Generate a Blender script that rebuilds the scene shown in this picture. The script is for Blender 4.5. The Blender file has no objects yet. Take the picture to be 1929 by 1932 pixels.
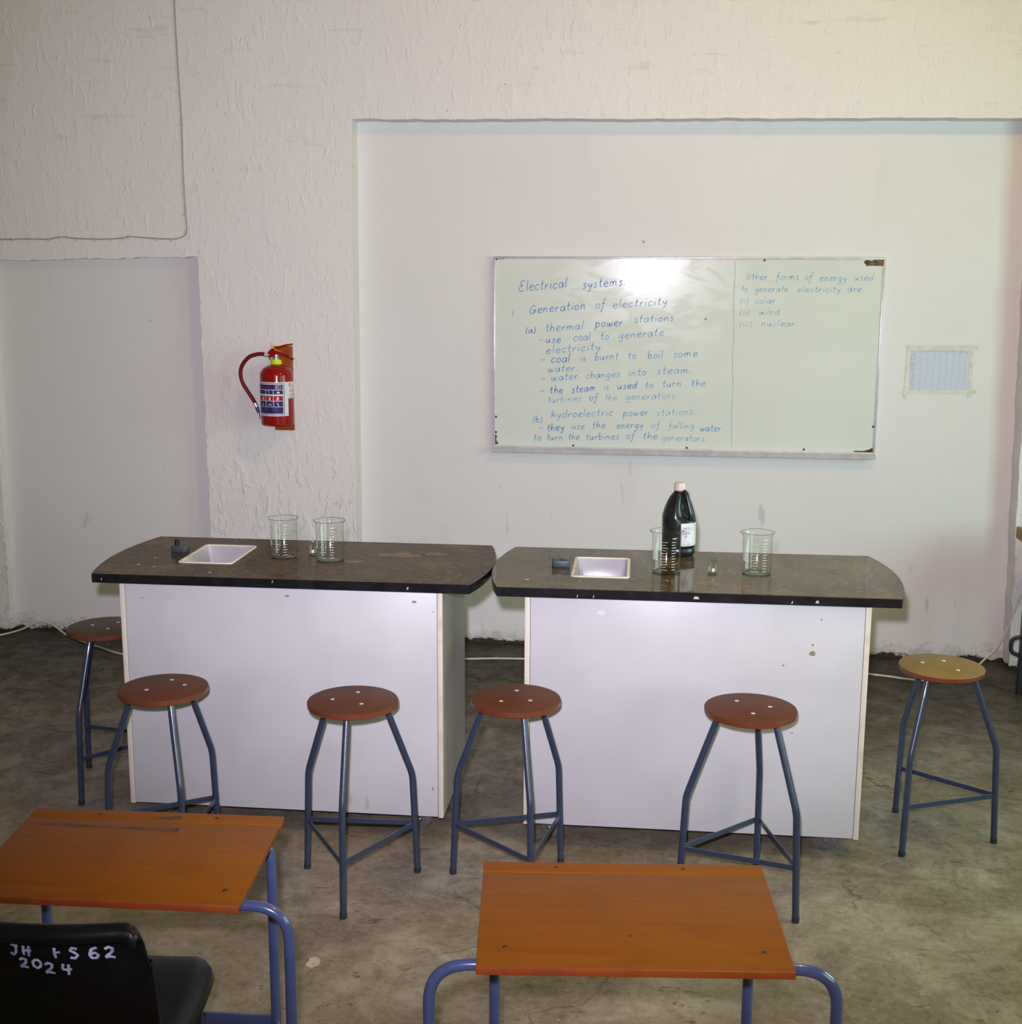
import bpy, bmesh, math, random
from mathutils import Vector, Matrix, noise as mnoise

random.seed(7)
scene = bpy.context.scene
COL = scene.collection

# ------------------------------------------------------------------ camera
cam_d = bpy.data.cameras.new('camera')
cam = bpy.data.objects.new('camera', cam_d)
COL.objects.link(cam)
R_ = Vector((0.99389057, 0.11027193, 0.00465079))
U_ = Vector((-0.02492499, 0.18320258, 0.98275916))
F_ = Vector((-0.10751871, 0.97687098, -0.18483184))
m = Matrix.Identity(4)
for i in range(3):
    m[i][0], m[i][1], m[i][2] = R_[i], U_[i], -F_[i]
m[2][3] = 2.0
cam.matrix_world = m
cam_d.sensor_fit = 'HORIZONTAL'
cam_d.sensor_width = 36.0
cam_d.lens = 2379.7 / 1929.0 * 36.0
cam_d.clip_start = 0.05
scene.camera = cam

# ------------------------------------------------------------------ light
scene.view_settings.view_transform = 'Standard'
scene.view_settings.look = 'None'
scene.view_settings.gamma = 1.0
scene.view_settings.use_curve_mapping = False
scene.view_settings.exposure = 0.0

world = bpy.data.worlds.new('world')
scene.world = world
world.use_nodes = True
world.node_tree.nodes['Background'].inputs[0].default_value = (0.75, 0.95, 1.0, 1)
world.node_tree.nodes['Background'].inputs[1].default_value = 0.6

def light(name, kind, loc, power, color, target=None, **kw):
    d = bpy.data.lights.new(name, kind)
    d.energy = power
    d.color = color
    for k, v in kw.items():
        setattr(d, k, v)
    o = bpy.data.objects.new(name, d)
    o.location = loc
    if target is not None:
        o.rotation_euler = (Vector(target) - Vector(loc)).to_track_quat('-Z', 'Y').to_euler()
    COL.objects.link(o)
    return o

scene.cycles.use_light_tree = False
scene.cycles.max_bounces = 4
scene.cycles.diffuse_bounces = 3
scene.cycles.glossy_bounces = 3
scene.cycles.transparent_max_bounces = 12

# the flash on top of the camera
light('camera_flash', 'SPOT', (-0.05, 0.0, 2.13), 800, (0.97, 0.905, 1.10), target=(-0.65, 6.6, 1.45),
      spot_size=math.radians(73), spot_blend=1.0, shadow_soft_size=0.03)
# daylight in the two windows of the right-hand wall
for wy, we, wcol in ((4.0, 84, (0.50, 1.0, 0.84)), (1.0, 45, (1.0, 0.96, 0.58))):
    light('window_daylight', 'AREA', (3.52, wy, 1.85), we, wcol, target=(0.0, wy, 1.75),
          shape='RECTANGLE', size=1.9, size_y=1.6)
# warm lamp under the ceiling
light('ceiling_lamp', 'POINT', (1.3, 3.6, 4.15), 84, (1.0, 0.60, 0.20), shadow_soft_size=0.06)

# ------------------------------------------------------------------ materials
def new_mat(name):
    mt = bpy.data.materials.new(name)
    mt.use_nodes = True
    nt = mt.node_tree
    return mt, nt, nt.nodes, nt.links, nt.nodes['Principled BSDF']

def rgb(c):
    return (c[0], c[1], c[2], 1.0)

def coords(nt, kind='Object', scale=(1, 1, 1)):
    tc = nt.nodes.new('ShaderNodeTexCoord')
    mp = nt.nodes.new('ShaderNodeMapping')
    mp.inputs['Scale'].default_value = scale
    nt.links.new(tc.outputs[kind], mp.inputs['Vector'])
    return mp.outputs['Vector']

def world_coords(nt, scale=(1, 1, 1)):
    g = nt.nodes.new('ShaderNodeNewGeometry')
    mp = nt.nodes.new('ShaderNodeMapping')
    mp.inputs['Scale'].default_value = scale
    nt.links.new(g.outputs['Position'], mp.inputs['Vector'])
    return mp.outputs['Vector']

def noise_fac(nt, vec, scale, detail=4, rough=0.55, lo=0.4, hi=0.6, dist=0.0):
    n = nt.nodes.new('ShaderNodeTexNoise')
    n.inputs['Scale'].default_value = scale
    n.inputs['Detail'].default_value = detail
    n.inputs['Roughness'].default_value = rough
    n.inputs['Distortion'].default_value = dist
    nt.links.new(vec, n.inputs['Vector'])
    r = nt.nodes.new('ShaderNodeMapRange')
    r.inputs['From Min'].default_value = lo
    r.inputs['From Max'].default_value = hi
    nt.links.new(n.outputs['Fac'], r.inputs['Value'])
    return r.outputs['Result']

def mixc(nt, fac, a, b):
    mx = nt.nodes.new('ShaderNodeMix')
    mx.data_type = 'RGBA'
    if isinstance(fac, (int, float)):
        mx.inputs[0].default_value = fac
    else:
        nt.links.new(fac, mx.inputs[0])
    for sock, v in ((mx.inputs[6], a), (mx.inputs[7], b)):
        if isinstance(v, tuple):
            sock.default_value = rgb(v)
        else:
            nt.links.new(v, sock)
    return mx.outputs[2]

def math_(nt, op, a, b=0.0, c=0.0, clamp=False):
    n = nt.nodes.new('ShaderNodeMath')
    n.operation = op
    n.use_clamp = clamp
    for i, v in enumerate((a, b, c)):
        if isinstance(v, (int, float)):
            n.inputs[i].default_value = v
        else:
            nt.links.new(v, n.inputs[i])
    return n.outputs[0]

def sep(nt, vec):
    s = nt.nodes.new('ShaderNodeSeparateXYZ')
    nt.links.new(vec, s.inputs[0])
    return s.outputs

def bump(nt, bsdf, height, strength=0.3, dist=0.01, normal=None):
    b = nt.nodes.new('ShaderNodeBump')
    b.inputs['Strength'].default_value = strength
    b.inputs['Distance'].default_value = dist
    nt.links.new(height, b.inputs['Height'])
    if normal is not None:
        nt.links.new(normal, b.inputs['Normal'])
    if bsdf is not None:
        nt.links.new(b.outputs['Normal'], bsdf.inputs['Normal'])
    return b.outputs['Normal']

def simple(name, col, rough=0.5, metal=0.0, col2=None, nscale=20, lo=0.4, hi=0.65, coat=0.0, bmp=0.0, bscale=60, spec=0.5):
    mt, nt, N, L, b = new_mat(name)
    v = coords(nt)
    c2 = col2 if col2 is not None else tuple(x * 0.85 for x in col)
    f = noise_fac(nt, v, nscale, detail=2, lo=lo, hi=hi)
    L.new(mixc(nt, f, col, c2), b.inputs['Base Color'])
    b.inputs['Roughness'].default_value = rough
    b.inputs['Metallic'].default_value = metal
    b.inputs['Coat Weight'].default_value = coat
    b.inputs['Specular IOR Level'].default_value = spec
    if bmp:
        h = noise_fac(nt, v, bscale, lo=0.0, hi=1.0)
        bump(nt, b, h, bmp, 0.004)
    return mt

def wall_material(name, base, smooth):
    """white-washed masonry; smooth=1 for the trowelled recess panels"""
    mt, nt, N, L, b = new_mat(name)
    P = world_coords(nt)
    x, y, z = sep(nt, P)
    big = noise_fac(nt, P, 1.3, 4, 0.6, 0.35, 0.7)
    col = mixc(nt, math_(nt, 'MULTIPLY', big, 0.35), base, tuple(c * 0.90 for c in base))
    # brown streaks left in the brick joints (upper wall) and smudges
    st = noise_fac(nt, world_coords(nt, (1.2, 1.2, 9.0)), 2.2, 5, 0.7, 0.6, 0.78)
    if not smooth:
        up = nt.nodes.new('ShaderNodeMapRange')
        up.inputs['From Min'].default_value = 2.3
        up.inputs['From Max'].default_value = 2.9
        L.new(z, up.inputs['Value'])
        st = math_(nt, 'MULTIPLY', math_(nt, 'MULTIPLY', st, 0.48), up.outputs[0])
        col = mixc(nt, st, col, (0.42, 0.31, 0.22))
    else:
        sm = noise_fac(nt, world_coords(nt, (1.0, 1.0, 0.55)), 3.0, 3, 0.6, 0.62, 0.80)
        col = mixc(nt, math_(nt, 'MULTIPLY', sm, 0.16), col, (0.35, 0.34, 0.33))
        sc = noise_fac(nt, world_coords(nt, (1.0, 1.0, 0.28)), 13.0, 2, 0.5, 0.70, 0.76)
        lowz = nt.nodes.new('ShaderNodeMapRange')
        lowz.inputs['From Min'].default_value = 1.1
        lowz.inputs['From Max'].default_value = 0.9
        L.new(z, lowz.inputs['Value'])
        col = mixc(nt, math_(nt, 'MULTIPLY', math_(nt, 'MULTIPLY', sc, 0.35), lowz.outputs[0]), col, (0.28, 0.27, 0.27))
    # specks
    sp = noise_fac(nt, P, 27.0, 1, 0.5, 0.815, 0.825)
    col = mixc(nt, math_(nt, 'MULTIPLY', sp, 0.45), col, (0.08, 0.07, 0.06))
    # dirt at the foot of the wall
    dn = noise_fac(nt, world_coords(nt, (3.0, 3.0, 5.0)), 3.0, 4, 0.75, 0.25, 0.75)
    h = math_(nt, 'SUBTRACT', math_(nt, 'MULTIPLY', dn, 0.16), z)
    dm = nt.nodes.new('ShaderNodeMapRange')
    dm.inputs['From Min'].default_value = 0.0
    dm.inputs['From Max'].default_value = 0.06
    L.new(h, dm.inputs['Value'])
    col = mixc(nt, math_(nt, 'MULTIPLY', dm.outputs[0], 0.40), col, (0.20, 0.15, 0.11))
    d2 = nt.nodes.new('ShaderNodeMapRange')
    d2.inputs['From Min'].default_value = 0.0
    d2.inputs['From Max'].default_value = 0.010
    L.new(math_(nt, 'SUBTRACT', math_(nt, 'MULTIPLY', dn, 0.055), z), d2.inputs['Value'])
    col = mixc(nt, d2.outputs[0], col, (0.035, 0.027, 0.02))
    L.new(col, b.inputs['Base Color'])
    b.inputs['Roughness'].default_value = 0.75 if not smooth else 0.55
    b.inputs['Specular IOR Level'].default_value = 0.25
    # relief
    if smooth:
        hh = noise_fac(nt, P, 5.0, 3, 0.6, 0.0, 1.0)
        bump(nt, b, hh, 0.25, 0.01)
    else:
        n1 = noise_fac(nt, world_coords(nt, (1.0, 1.0, 0.45)), 16.0, 3, 0.55, 0.50, 0.85, 0.6)
        n3 = noise_fac(nt, world_coords(nt, (1.4, 1.4, 0.5)), 34.0, 2, 0.5, 0.60, 0.74, 0.8)
        low = nt.nodes.new('ShaderNodeMapRange')
        low.inputs['From Min'].default_value = 1.15
        low.inputs['From Max'].default_value = 0.75
        low.inputs['To Min'].default_value = 1.0
        low.inputs['To Max'].default_value = 2.6
        L.new(z, low.inputs['Value'])
        hh = math_(nt, 'MULTIPLY', n1, 0.40)
        hh = math_(nt, 'ADD', hh, math_(nt, 'MULTIPLY', n3, 0.30))
        hh = math_(nt, 'MULTIPLY', hh, low.outputs[0])
        bump(nt, b, hh, 0.60, 0.011)
    return mt

def floor_material():
    mt, nt, N, L, b = new_mat('screeded concrete floor')
    P = world_coords(nt)
    x, y, z = sep(nt, P)
    n1 = noise_fac(nt, P, 2.4, 5, 0.7, 0.40, 0.60, 0.5)
    n2 = noise_fac(nt, P, 8.0, 5, 0.75, 0.40, 0.62, 0.7)
    n3 = noise_fac(nt, P, 38.0, 4, 0.7, 0.3, 0.7)
    col = mixc(nt, n1, (0.165, 0.118, 0.078), (0.37, 0.305, 0.24))
    col = mixc(nt, math_(nt, 'MULTIPLY', n2, 0.60), col, (0.120, 0.092, 0.068))
    col = mixc(nt, math_(nt, 'MULTIPLY', n3, 0.42), col, (0.40, 0.35, 0.29))
    pit = noise_fac(nt, P, 85.0, 2, 0.6, 0.62, 0.70)
    col = mixc(nt, math_(nt, 'MULTIPLY', pit, 0.55), col, (0.07, 0.055, 0.042))
    ol = noise_fac(nt, P, 0.9, 3, 0.5, 0.50, 0.68)
    col = mixc(nt, math_(nt, 'MULTIPLY', ol, 0.4), col, (0.17, 0.135, 0.075))
    # black scuffs
    sc = noise_fac(nt, world_coords(nt, (1.0, 2.2, 1.0)), 9.0, 5, 0.75, 0.60, 0.68, 1.2)
    col = mixc(nt, math_(nt, 'MULTIPLY', sc, 0.75), col, (0.04, 0.036, 0.033))
    sp = noise_fac(nt, P, 60.0, 1, 0.5, 0.74, 0.77)
    col = mixc(nt, math_(nt, 'MULTIPLY', sp, 0.45), col, (0.5, 0.47, 0.42))
    # hairline cracks
    vo = N.new('ShaderNodeTexVoronoi')
    vo.feature = 'DISTANCE_TO_EDGE'
    vo.inputs['Scale'].default_value = 0.8
    ad = N.new('ShaderNodeVectorMath')
    nz = N.new('ShaderNodeTexNoise')
    nz.inputs['Scale'].default_value = 3.0
    nz.inputs['Detail'].default_value = 6
    L.new(P, nz.inputs['Vector'])
    sc2 = N.new('ShaderNodeVectorMath'); sc2.operation = 'SCALE'
    sc2.inputs['Scale'].default_value = 0.55
    L.new(nz.outputs['Color'], sc2.inputs[0])
    L.new(P, ad.inputs[0]); L.new(sc2.outputs[0], ad.inputs[1])
    L.new(ad.outputs[0], vo.inputs['Vector'])
    cr = N.new('ShaderNodeMapRange')
    cr.inputs['From Min'].default_value = 0.006
    cr.inputs['From Max'].default_value = 0.001
    L.new(vo.outputs['Distance'], cr.inputs['Value'])
    ck = math_(nt, 'MULTIPLY', cr.outputs[0], noise_fac(nt, P, 1.1, 2, 0.5, 0.48, 0.6))
    col = mixc(nt, math_(nt, 'MULTIPLY', ck, 0.75), col, (0.045, 0.038, 0.032))
    # floor colour ramps darker from the benches back to the dark band at the wall
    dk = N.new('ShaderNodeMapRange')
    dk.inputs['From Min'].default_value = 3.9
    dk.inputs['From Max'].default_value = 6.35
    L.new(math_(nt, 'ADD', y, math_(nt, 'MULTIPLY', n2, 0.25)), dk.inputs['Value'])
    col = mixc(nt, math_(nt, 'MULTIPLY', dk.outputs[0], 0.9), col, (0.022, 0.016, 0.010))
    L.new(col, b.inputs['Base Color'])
    r = N.new('ShaderNodeMapRange')
    r.inputs['To Min'].default_value = 0.38
    r.inputs['To Max'].default_value = 0.62
    L.new(n2, r.inputs['Value'])
    L.new(r.outputs[0], b.inputs['Roughness'])
    b.inputs['Specular IOR Level'].default_value = 0.18
    bump(nt, b, n3, 0.14, 0.006)
    return mt

def laminate(name, rough, tint, spec):
    mt, nt, N, L, b = new_mat(name)
    v = world_coords(nt)
    n1 = noise_fac(nt, v, 9.0, 7, 0.7, 0.36, 0.64, 0.3)
    n2 = noise_fac(nt, v, 38.0, 5, 0.75, 0.52, 0.70, 0.5)
    n3 = noise_fac(nt, v, 3.0, 4, 0.6, 0.55, 0.68, 0.6)
    col = mixc(nt, n1, tuple(a * t for a, t in zip((0.075, 0.052, 0.038), tint)), tuple(a * t for a, t in zip((0.17, 0.125, 0.088), tint)))
    col = mixc(nt, math_(nt, 'MULTIPLY', n2, 0.55), col, (0.27, 0.19, 0.10))
    col = mixc(nt, math_(nt, 'MULTIPLY', n3, 0.35), col, (0.26, 0.16, 0.06))
    L.new(col, b.inputs['Base Color'])
    rr = N.new('ShaderNodeMapRange')
    rr.inputs['To Min'].default_value = rough
    rr.inputs['To Max'].default_value = rough * 1.7
    L.new(n1, rr.inputs['Value'])
    L.new(rr.outputs[0], b.inputs['Roughness'])
    b.inputs['Specular IOR Level'].default_value = spec
    return mt

def wood_varnish(name, a, c, rough=0.3, scale=(1.2, 14, 6)):
    mt, nt, N, L, b = new_mat(name)
    v = coords(nt, 'Object', scale)
    f = noise_fac(nt, v, 3.0, 6, 0.65, 0.35, 0.7, 0.8)
    g = noise_fac(nt, coords(nt), 5.0, 4, 0.6, 0.55, 0.75)
    col = mixc(nt, f, a, c)
    col = mixc(nt, math_(nt, 'MULTIPLY', g, 0.35), col, tuple(k * 0.55 for k in a))
    L.new(col, b.inputs['Base Color'])
    b.inputs['Roughness'].default_value = rough
    b.inputs['Specular IOR Level'].default_value = 0.12
    h = noise_fac(nt, coords(nt, 'Object', (3, 3, 3)), 60.0, 3, 0.6, 0.0, 1.0)
    bump(nt, b, h, 0.06, 0.002)
    return mt

def glass_material(name='clear laboratory glass', edge=(0.58, 0.64, 0.59), body=(0.97, 0.985, 0.97)):
    """thin clear glass: what is not mirrored passes straight through"""
    mt, nt, N, L, b = new_mat(name)
    N.remove(b)
    out = N['Material Output']
    tr = N.new('ShaderNodeBsdfTransparent')
    gl = N.new('ShaderNodeBsdfGlossy')
    gl.inputs['Roughness'].default_value = 0.06
    lw = N.new('ShaderNodeLayerWeight')
    lw.inputs['Blend'].default_value = 0.5
    e = math_(nt, 'POWER', lw.outputs['Facing'], 5.0)
    L.new(mixc(nt, e, body, edge), tr.inputs['Color'])
    fr = math_(nt, 'ADD', math_(nt, 'MULTIPLY', math_(nt, 'POWER', lw.outputs['Facing'], 4.0), 0.55), 0.05)
    mx = N.new('ShaderNodeMixShader')
    L.new(fr, mx.inputs[0])
    L.new(tr.outputs[0], mx.inputs[1])
    L.new(gl.outputs[0], mx.inputs[2])
    L.new(mx.outputs[0], out.inputs['Surface'])
    return mt

def board_material():
    mt, nt, N, L, b = new_mat('white enamel board')
    v = world_coords(nt)
    s = noise_fac(nt, world_coords(nt, (1.0, 1.0, 2.0)), 1.6, 3, 0.5, 0.35, 0.7)
    L.new(mixc(nt, math_(nt, 'MULTIPLY', s, 0.4), (0.68, 0.705, 0.645), (0.60, 0.64, 0.585)), b.inputs['Base Color'])
    w = noise_fac(nt, world_coords(nt, (1.0, 1.0, 2.4)), 4.5, 2, 0.4, 0.44, 0.56, 1.5)
    rr = N.new('ShaderNodeMapRange')
    rr.inputs['To Min'].default_value = 0.12
    rr.inputs['To Max'].default_value = 0.20
    L.new(w, rr.inputs['Value'])
    L.new(rr.outputs[0], b.inputs['Roughness'])
    b.inputs['Specular IOR Level'].default_value = 0.14
    bump(nt, b, noise_fac(nt, v, 7.0, 2, 0.4, 0, 1), 0.03, 0.004)
    return mt

MT = {}
MT['wall'] = wall_material('whitewashed rough plaster', (0.80, 0.765, 0.75), 0)
MT['recess'] = wall_material('painted trowelled plaster', (0.735, 0.715, 0.70), 1)
MT['floor'] = floor_material()
MT['ceiling'] = simple('ceiling board', (0.60, 0.50, 0.38), 0.8, spec=0.0)
MT['otherwall'] = simple('white painted wall', (0.62, 0.58, 0.55), 0.8)
MT['lam1'] = laminate('brown stone laminate worn', 0.16, (0.60, 0.54, 0.44), 0.035)
MT['lam2'] = laminate('brown stone laminate glossy', 0.055, (0.74, 0.69, 0.54), 0.12)
MT['edge'] = simple('black edging', (0.006, 0.006, 0.008), 0.25, col2=(0.012, 0.012, 0.016))
MT['mel'] = simple('white melamine board', (0.57, 0.57, 0.60), 0.34, col2=(0.54, 0.535, 0.565), nscale=4)
MT['melside'] = simple('white melamine side', (0.62, 0.63, 0.60), 0.30, nscale=4)
MT['meledge'] = simple('cream board edge', (0.66, 0.62, 0.52), 0.5, col2=(0.5, 0.42, 0.30), nscale=7, lo=0.55, hi=0.75)
MT['glue'] = simple('brown glue line', (0.20, 0.12, 0.06), 0.7)
MT['chip'] = simple('bare chipboard', (0.30, 0.25, 0.19), 0.8)
MT['stain'] = simple('dried ochre stain', (0.20, 0.115, 0.038), 0.3, col2=(0.13, 0.085, 0.05), nscale=24, spec=0.1)
MT['rust'] = simple('rusty drip stain', (0.50, 0.455, 0.43), 0.6, col2=(0.44, 0.36, 0.29), nscale=90)
MT['ceram'] = simple('white sink plastic', (0.44, 0.43, 0.47), 0.22, nscale=5)
MT['sinkrim'] = simple('stained sink rim', (0.72, 0.69, 0.60), 0.35, col2=(0.45, 0.34, 0.18), nscale=14, lo=0.55, hi=0.8)
MT['tap'] = simple('grey blue tap plastic', (0.05, 0.062, 0.08), 0.45)
MT['tap2'] = simple('petrol blue tap plastic', (0.035, 0.075, 0.09), 0.45)
MT['black'] = simple('black plastic', (0.008, 0.008, 0.01), 0.4)
MT['seat'] = simple('brown varnished hardboard', (0.126, 0.045, 0.021), 0.42, col2=(0.100, 0.036, 0.017), nscale=6, bmp=0.05, spec=0.05)
MT['seat2'] = simple('tan varnished hardboard', (0.25, 0.155, 0.052), 0.40, col2=(0.20, 0.12, 0.040), nscale=6, bmp=0.05, spec=0.05)
MT['seatdark'] = simple('faded brown hardboard', (0.125, 0.062, 0.036), 0.34, col2=(0.095, 0.05, 0.03), nscale=6, bmp=0.05, spec=0.05)
MT['seatedge'] = simple('reddish seat edge', (0.16, 0.040, 0.018), 0.35)
MT['blue'] = simple('blue grey enamel paint', (0.030, 0.042, 0.082), 0.28, col2=(0.025, 0.036, 0.070), nscale=30, coat=0.3, bmp=0.08, bscale=120)
MT['deskblue'] = simple('blue enamel paint', (0.052, 0.070, 0.175), 0.22, col2=(0.043, 0.060, 0.150), nscale=20, coat=0.4)
MT['tip'] = simple('dark rubber tip', (0.018, 0.02, 0.024), 0.6)
MT['chrome'] = simple('zinc plated steel', (0.80, 0.80, 0.78), 0.3, metal=0.5)
MT['steel'] = simple('dull steel', (0.45, 0.45, 0.44), 0.4, metal=1.0)
MT['alu'] = simple('aluminium profile', (0.62, 0.61, 0.65), 0.30, metal=0.25)
MT['desk'] = wood_varnish('orange varnished desk board', (0.200, 0.064, 0.0065), (0.165, 0.051, 0.005), 0.40)
MT['deskedge'] = simple('red brown desk edge', (0.22, 0.045, 0.008), 0.35)
MT['groove'] = simple('dark groove', (0.05, 0.018, 0.006), 0.7)
MT['screwdark'] = simple('dark countersunk screw', (0.05, 0.035, 0.025), 0.4, metal=0.6)
MT['scuff'] = simple('grey brown scuff', (0.060, 0.030, 0.014), 0.6, col2=(0.12, 0.042, 0.010), nscale=30)
MT['chair'] = simple('black polypropylene', (0.0045, 0.0042, 0.006), 0.34, col2=(0.006, 0.006, 0.008), bmp=0.04, bscale=200, spec=0.22)
MT['paintw'] = simple('bluish white brush paint', (0.55, 0.60, 0.85), 0.5, col2=(0.28, 0.33, 0.60), nscale=60)
MT['red'] = simple('red enamel', (0.30, 0.004, 0.006), 0.20, col2=(0.26, 0.003, 0.005), coat=0.2, spec=0.25)
MT['hose'] = simple('dark red hose rubber', (0.17, 0.004, 0.010), 0.45, spec=0.25)
MT['yellow'] = simple('fluorescent yellow collar', (0.72, 0.85, 0.02), 0.4)
MT['tag'] = simple('yellow seal', (0.85, 0.55, 0.03), 0.4)
MT['bluecap'] = simple('blue nozzle', (0.02, 0.06, 0.24), 0.4)
MT['lwhite'] = simple('white label vinyl', (0.72, 0.72, 0.76), 0.35)
MT['lblue'] = simple('navy label print', (0.030, 0.018, 0.14), 0.4, spec=0.2)
MT['lred'] = simple('red label print', (0.40, 0.012, 0.03), 0.4, spec=0.2)
MT['lgrey'] = simple('grey print', (0.16, 0.17, 0.24), 0.5)
MT['mount'] = wood_varnish('varnished pine', (0.36, 0.095, 0.010), (0.22, 0.052, 0.006), 0.3, scale=(16, 6, 1.0))
MT['jug'] = simple('black bottle plastic', (0.010, 0.013, 0.015), 0.28)
MT['cap'] = simple('off white cap', (0.68, 0.60, 0.55), 0.45)
MT['glass'] = glass_material()
MT['glassrim'] = glass_material('thick glass rim', (0.30, 0.34, 0.30), (0.62, 0.68, 0.62))
MT['mark'] = simple('white enamel marking', (0.72, 0.74, 0.66), 0.5)
MT['board'] = board_material()
MT['ink0'] = simple('blue marker ink', (0.075, 0.23, 0.56), 0.5, col2=(0.11, 0.29, 0.60), nscale=18)
MT['ink1'] = simple('medium blue marker ink', (0.10, 0.31, 0.60), 0.5, col2=(0.18, 0.40, 0.62), nscale=18)
MT['ink2'] = simple('faded blue marker ink', (0.23, 0.45, 0.61), 0.5, col2=(0.34, 0.52, 0.60), nscale=18)
MT['ink3'] = simple('very faded marker ink', (0.36, 0.48, 0.54), 0.5)
MT['woodpeel'] = simple('bare brown board core', (0.20, 0.10, 0.03), 0.7, col2=(0.03, 0.018, 0.01), nscale=30)
MT['paper'] = None
MT['tape'] = simple('yellowed sticky tape', (0.72, 0.705, 0.62), 0.25)
MT['cable'] = simple('white cable sheath', (0.62, 0.57, 0.50), 0.5)
MT['wallcable'] = simple('painted over cable', (0.44, 0.38, 0.33), 0.6)
MT['clip'] = simple('cable clip', (0.58, 0.54, 0.50), 0.6)
MT['benchwood'] = wood_varnish('light brown table wood', (0.36, 0.22, 0.075), (0.26, 0.15, 0.05), 0.4)
MT['darkmetal'] = simple('dark grey frame paint', (0.022, 0.024, 0.030), 0.4)
MT['flake'] = simple('pale plaster flake', (0.55, 0.47, 0.40), 0.8, col2=(0.3, 0.15, 0.1), nscale=60, lo=0.6, hi=0.7)
MT['frame'] = simple('window frame paint', (0.4, 0.42, 0.42), 0.5)
MT['caster'] = simple('grey castor wheel', (0.13, 0.135, 0.135), 0.5)

# ------------------------------------------------------------------ mesh tools
class MB:
    def __init__(self):
        self.v = []; self.f = []; self.sm = []
    def add(self, verts, faces, smooth=False):
        o = len(self.v)
        self.v += [tuple(p) for p in verts]
        self.f += [tuple(i + o for i in fc) for fc in faces]
        self.sm += [smooth] * len(faces)
        return self
    def box(self, x0, x1, y0, y1, z0, z1, bev=0.0):
        if bev <= 0:
            vs = [(x, y, z) for z in (z0, z1) for y in (y0, y1) for x in (x0, x1)]
            fs = [(0, 2, 3, 1), (4, 5, 7, 6), (0, 1, 5, 4), (2, 6, 7, 3), (0, 4, 6, 2), (1, 3, 7, 5)]
            return self.add(vs, fs)
        bm = bmesh.new()
        bmesh.ops.create_cube(bm, size=1.0)
        for v in bm.verts:
            v.co = ((x0 + x1) / 2 + v.co.x * (x1 - x0), (y0 + y1) / 2 + v.co.y * (y1 - y0), (z0 + z1) / 2 + v.co.z * (z1 - z0))
        bmesh.ops.bevel(bm, geom=bm.edges[:], offset=bev, segments=2, affect='EDGES', profile=0.5)
        return self.frombm(bm, True)
    def frombm(self, bm, smooth=False):
        bm.verts.index_update()
        self.add([v.co[:] for v in bm.verts], [[v.index for v in f.verts] for f in bm.faces], smooth)
        bm.free()
        return self
    def tube(self, path, r, seg=12, cap=True, closed=False):
        pts = [Vector(p) for p in path]
        n = len(pts)
        rs = r if isinstance(r, (list, tuple)) else [r] * n
        T = []
        for i in range(n):
            a = pts[(i - 1) % n] if (i > 0 or closed) else pts[i]
            b = pts[(i + 1) % n] if (i < n - 1 or closed) else pts[i]
            t = (b - a)
            T.append(t.normalized() if t.length > 1e-9 else Vector((0, 0, 1)))
        ref = Vector((0, 0, 1)) if abs(T[0].z) < 0.9 else Vector((1, 0, 0))
        nrm = (ref - T[0] * ref.dot(T[0])).normalized()
        vs = []; fs = []
        for i in range(n):
            nrm = (nrm - T[i] * nrm.dot(T[i]))
            nrm = nrm.normalized() if nrm.length > 1e-6 else T[i].orthogonal().normalized()
            bn = T[i].cross(nrm)
            for k in range(seg):
                a = 2 * math.pi * k / seg
                vs.append(pts[i] + (nrm * math.cos(a) + bn * math.sin(a)) * rs[i])
        for i in range(n if closed else n - 1):
            for k in range(seg):
                a0 = i * seg + k; a1 = i * seg + (k + 1) % seg
                b0 = ((i + 1) % n) * seg + k; b1 = ((i + 1) % n) * seg + (k + 1) % seg
                fs.append((a0, a1, b1, b0))
        self.add(vs, fs, True)
        if cap and not closed:
            o = len(self.v) - len(vs)
            self.f.append(tuple(o + k for k in reversed(range(seg)))); self.sm.append(False)
            self.f.append(tuple(o + (n - 1) * seg + k for k in range(seg))); self.sm.append(False)
        return self
    def lathe(self, prof, seg=40, c=(0, 0, 0), cap0=False, cap1=False, deform=None, smooth=True):
        vs = []; fs = []
        for (r, z) in prof:
            for k in range(seg):
                a = 2 * math.pi * k / seg
                p = Vector((r * math.cos(a), r * math.sin(a), z))
                if deform:
                    p = deform(p, a)
                vs.append(p + Vector(c))
        for i in range(len(prof) - 1):
            for k in range(seg):
                fs.append((i * seg + k, i * seg + (k + 1) % seg, (i + 1) * seg + (k + 1) % seg, (i + 1) * seg + k))
        self.add(vs, fs, smooth)
        o = len(self.v) - len(vs)
        if cap0:
            self.f.append(tuple(o + k for k in reversed(range(seg)))); self.sm.append(False)
        if cap1:
            self.f.append(tuple(o + (len(prof) - 1) * seg + k for k in range(seg))); self.sm.append(False)
        return self
    def build(self, name, mat, parent=None, angle=35, loc=None):
        me = bpy.data.meshes.new(name)
        me.from_pydata(self.v, [], self.f)
        me.update()
        me.polygons.foreach_set('use_smooth', self.sm)
        if any(self.sm):
            me.set_sharp_from_angle(angle=math.radians(angle))
        if mat is not None:
            me.materials.append(mat)
        o = bpy.data.objects.new(name, me)
        COL.objects.link(o)
        if parent is not None:
            o.parent = parent
        if loc is not None:
            o.location = loc
        return o

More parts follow.
